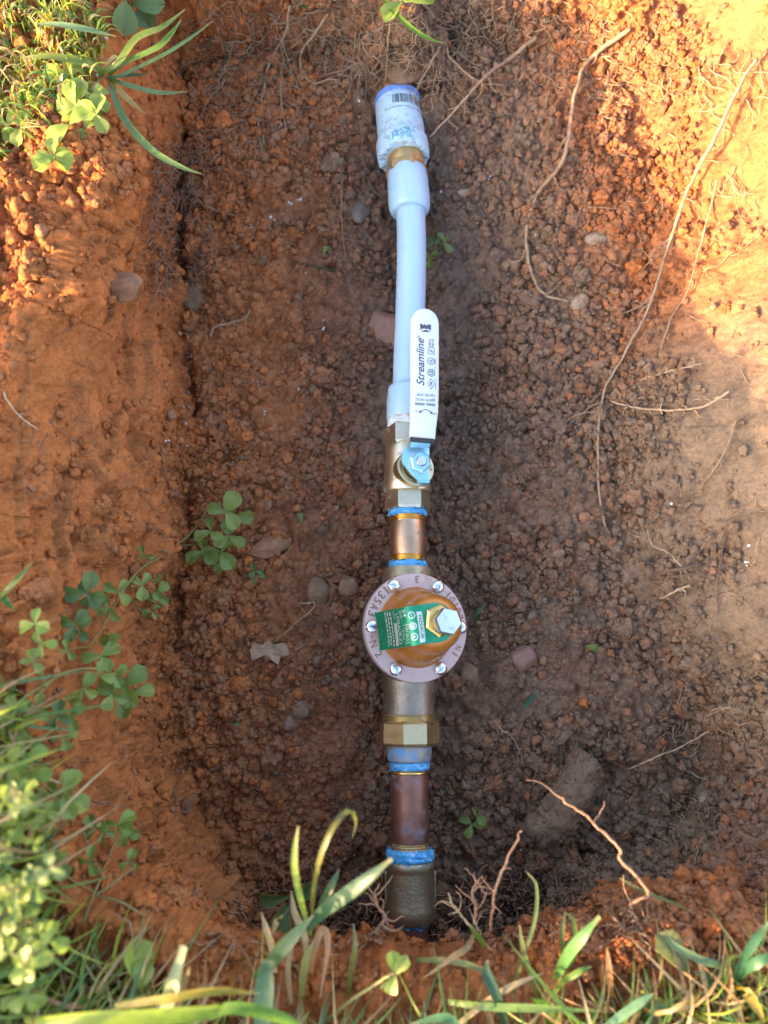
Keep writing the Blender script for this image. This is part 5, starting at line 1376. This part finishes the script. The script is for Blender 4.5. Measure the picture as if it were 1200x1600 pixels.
grass_thing('cut grass blade standing on the near rim right of centre', [([(868, 1530, .10), (885, 1495, .125), (908, 1465, .138), (937, 1432, .142)], 20, (0.11, 0.25, 0.08), .35), ([(860, 1560, .10), (878, 1535, .115), (905, 1518, .122), (925, 1510, .12)], 12, g[1]), ([(880, 1520, .1), (898, 1490, .11), (896, 1440, .12), (882, 1425, .122)], 6, g[2]), ([(880, 1500, .1), (878, 1460, .12), (882, 1425, .125)], 7, (0.15, 0.18, 0.07))])
grass_thing('green and yellow grass tuft at the lower right corner', [
    ([(1140, 1560, .10), (1155, 1510, .125), (1175, 1475, .138), (1205, 1435, .142)], 20, (0.07, 0.20, 0.10)), ([(1140, 1545, .10), (1165, 1515, .122), (1190, 1500, .13), (1215, 1490, .13)], 18, (0.07, 0.20, 0.10)),
    ([(1140, 1540, .10), (1160, 1545, .12), (1180, 1570, .125), (1195, 1600, .12)], 17, YEL), ([(1135, 1545, .10), (1150, 1570, .118), (1162, 1600, .115)], 12, STRAW[2]), ([(1140, 1545, .10), (1125, 1510, .12), (1095, 1500, .126), (1050, 1475, .12), (1040, 1452, .118)], 9, (0.14, 0.22, 0.12)),
    ([(1135, 1560, .10), (1130, 1530, .115), (1135, 1500, .12), (1165, 1492, .12)], 10, g[4]), ([(1140, 1560, .10), (1140, 1590, .115), (1150, 1615, .11)], 14, (0.12, 0.30, 0.03)), ([(1120, 1560, .10), (1105, 1530, .115), (1085, 1518, .118)], 12, (0.10, 0.20, 0.12))])
grass_thing('long straw and green blades lying along the near rim, bottom middle', [
    ([(690, 1620, .11), (760, 1565, .12), (800, 1540, .124), (850, 1520, .12)], 12, STRAW[2]), ([(700, 1565, .11), (760, 1572, .12), (850, 1575, .124), (940, 1580, .12)], 16, (0.17, 0.28, 0.08)), ([(790, 1600, .11), (775, 1555, .125), (760, 1520, .13), (762, 1500, .13)], 18, TEAL),
    ([(930, 1620, .12), (965, 1590, .125), (1000, 1565, .13), (1022, 1552, .13)], 18, (0.14, 0.28, 0.16)), ([(1010, 1572, .11), (1050, 1575, .12), (1085, 1572, .12)], 13, (0.16, 0.30, 0.22)), ([(860, 1600, .11), (850, 1570, .12), (830, 1560, .12)], 16, (0.12, 0.32, 0.03)),
    ([(740, 1460, .1), (730, 1480, .11), (700, 1500, .11), (660, 1530, .1)], 8, STRAW[1]), ([(650, 1500, .09), (690, 1500, .105), (740, 1510, .11), (790, 1540, .1)], 8, (0.2, 0.24, 0.1)), ([(720, 1620, .12), (700, 1590, .125), (640, 1600, .12)], 16, (0.10, 0.26, 0.12)),
    ([(955, 1560, .1), (952, 1520, .115), (948, 1480, .12)], 8, STRAW[3]), ([(945, 1560, .1), (940, 1520, .11), (942, 1500, .115)], 6, STRAW[3])])
grass_thing('grass blade entering at the left edge above the clover', [([(-8, 945, .15), (12, 922, .16), (32, 900, .16), (52, 877, .156)], 12, (0.20, 0.27, 0.08)), ([(-10, 930, .15), (6, 935, .155), (22, 955, .15)], 14, (0.10, 0.24, 0.06))])
grass_thing('pale grass blade lying across the clover at the left edge', [([(0, 1272, .17), (30, 1265, .174), (75, 1255, .172)], 12, (0.34, 0.42, 0.14))])
grass_thing('thin dark green grass stem lying on the floor left of the tube', [([(455, 408, .003), (480, 413, .005), (510, 420, .005), (548, 428, .003)], 2.4, (0.07, 0.11, 0.04))], 'grass_sprig', 'grass', False)
grass_thing('short green grass bit at the right edge of the regulator flange', [([(738, 968, .006), (748, 955, .010), (757, 944, .008)], 7, (0.08, 0.17, 0.06))], 'grass_sprig', 'grass', False)
grass_thing('dark green grass bit on the floor below the regulator', [([(818, 1105, .004), (828, 1095, .006), (840, 1082, .004)], 7, (0.04, 0.12, 0.05))], 'grass_sprig', 'grass', False)
grass_thing('long thin grass stem lying over the near rim, right of the kinked root', [([(968, 1372, .094), (1000, 1390, .098), (1050, 1410, .098), (1088, 1428, .094)], 4, (0.14, 0.20, 0.08))], 'grass_sprig')
grass_thing('wiry green grass stem rising beside the rim roots', [([(800, 1560, .09), (815, 1500, .105), (835, 1440, .115), (838, 1385, .118), (822, 1362, .116)], 5, (0.16, 0.22, 0.07)), ([(840, 1560, .09), (825, 1510, .105), (815, 1470, .11), (812, 1445, .112)], 6, (0.2, 0.24, 0.08))], 'grass_sprig')
grass_thing('short yellow green stems in front of the bottom coupling', [([(540, 1580, .09), (548, 1520, .105), (555, 1480, .115), (552, 1442, .118)], 8, (0.17, 0.18, 0.05)), ([(760, 1480, .09), (745, 1460, .1), (732, 1445, .105)], 7, (0.22, 0.26, 0.05))], 'grass_sprig')

# the lawn round the pit: uncountable short blades
def lawn(n, sampler, length, width, colf, droop=(.3, 1.0), lean=None):
    vs_all, fs_all, cols = [], [], []
    b = 0
    for _ in range(n):
        x, y = sampler()
        p = drop(x, y)
        L_ = random.uniform(*length); a = random.uniform(0, 2 * math.pi) if lean is None else random.gauss(lean, .9)
        dr = random.uniform(*droop); h = Vector((math.cos(a), math.sin(a), 0))
        P = [p - Vector((0, 0, .003)), p + h * L_ * .18 * dr + Vector((0, 0, L_ * .42)), p + h * L_ * .5 * dr + Vector((0, 0, L_ * (.78 - .25 * dr))), p + h * L_ * .85 * dr + Vector((0, 0, L_ * (.95 - .70 * dr)))]
        vs, fs = blade_geom(P, random.uniform(*width), 6, .08, random.random() * 6)
        across = (0.0, .5, 1.0) * 7
        vs_all += vs; fs_all += [tuple(i + b for i in f) for f in fs]; b += len(vs)
        c = colf(); j = random.uniform(.75, 1.25); cols += [(c[0] * j, c[1] * j, c[2] * j, x_) for x_ in across]
    me = MB().add(vs_all, fs_all).mesh('grass'); set_col(me, 'tint', np.array(cols))
    return tag(obj('grass', me, M['grass']), kind='stuff')
def in_rect(x0, x1, y0, y1, ok=lambda x, y, t: t > .97):
    def f():
        for _ in range(60):
            x, y = random.uniform(x0, x1), random.uniform(y0, y1)
            _z, d, t = base_height(np.array([[x]]), np.array([[y]]))
            if ok(x, y, t[0, 0]): return x, y
        return x, y
    return f
mixc = lambda s, y=.2: (lambda: random.choice(STRAW) if random.random() < s else ((0.30, 0.34, 0.05) if random.random() < y else random.choice(GREEN)))
random.seed(90)
top_left = lambda x, y, t: t > .9 and (x + .29) * 1.0 + (y - .335) * -1.1 < 0.03 and y > .335
lawn(2400, in_rect(-.34, -.17, .33, .56, top_left), (.008, .028), (.0008, .0022), mixc(.25, .5))
lawn(1500, in_rect(-.27, -.175, -.24, .0, lambda x, y, t: t > .9), (.03, .085), (.0009, .0026), mixc(.3, .5))
lawn(500, in_rect(-.27, -.20, -.22, -.02, lambda x, y, t: t > .9), (.085, .14), (.0010, .0030), mixc(.1, .6), (.2, .8))
lawn(900, in_rect(-.60, -.29, -.5, .16), (.006, .016), (.0015, .003), mixc(.25))
lawn(2600, in_rect(-.17, .33, -.225, -.142, lambda x, y, t: t > .93), (.010, .042), (.0006, .0018), mixc(.62, .2), lean=math.pi / 2)
lawn(350, in_rect(-.17, .33, -.225, -.165, lambda x, y, t: t > .93), (.04, .075), (.0010, .0026), mixc(.3, .3), (.6, 1.2))
lawn(1300, in_rect(-.17, .33, -.215, -.150, lambda x, y, t: t > .93), (.025, .070), (.0007, .0022), mixc(.55, .3), (.6, 1.3))
lawn(500, in_rect(-.25, .40, .58, .75), (.01, .025), (.0015, .0035), mixc(.25))
lawn(500, in_rect(.40, .60, -.25, .6), (.02, .05), (.0015, .0035), mixc(.25))
lawn(900, in_rect(-.8, .8, -.6, -.225), (.03, .06), (.002, .004), mixc(.25))
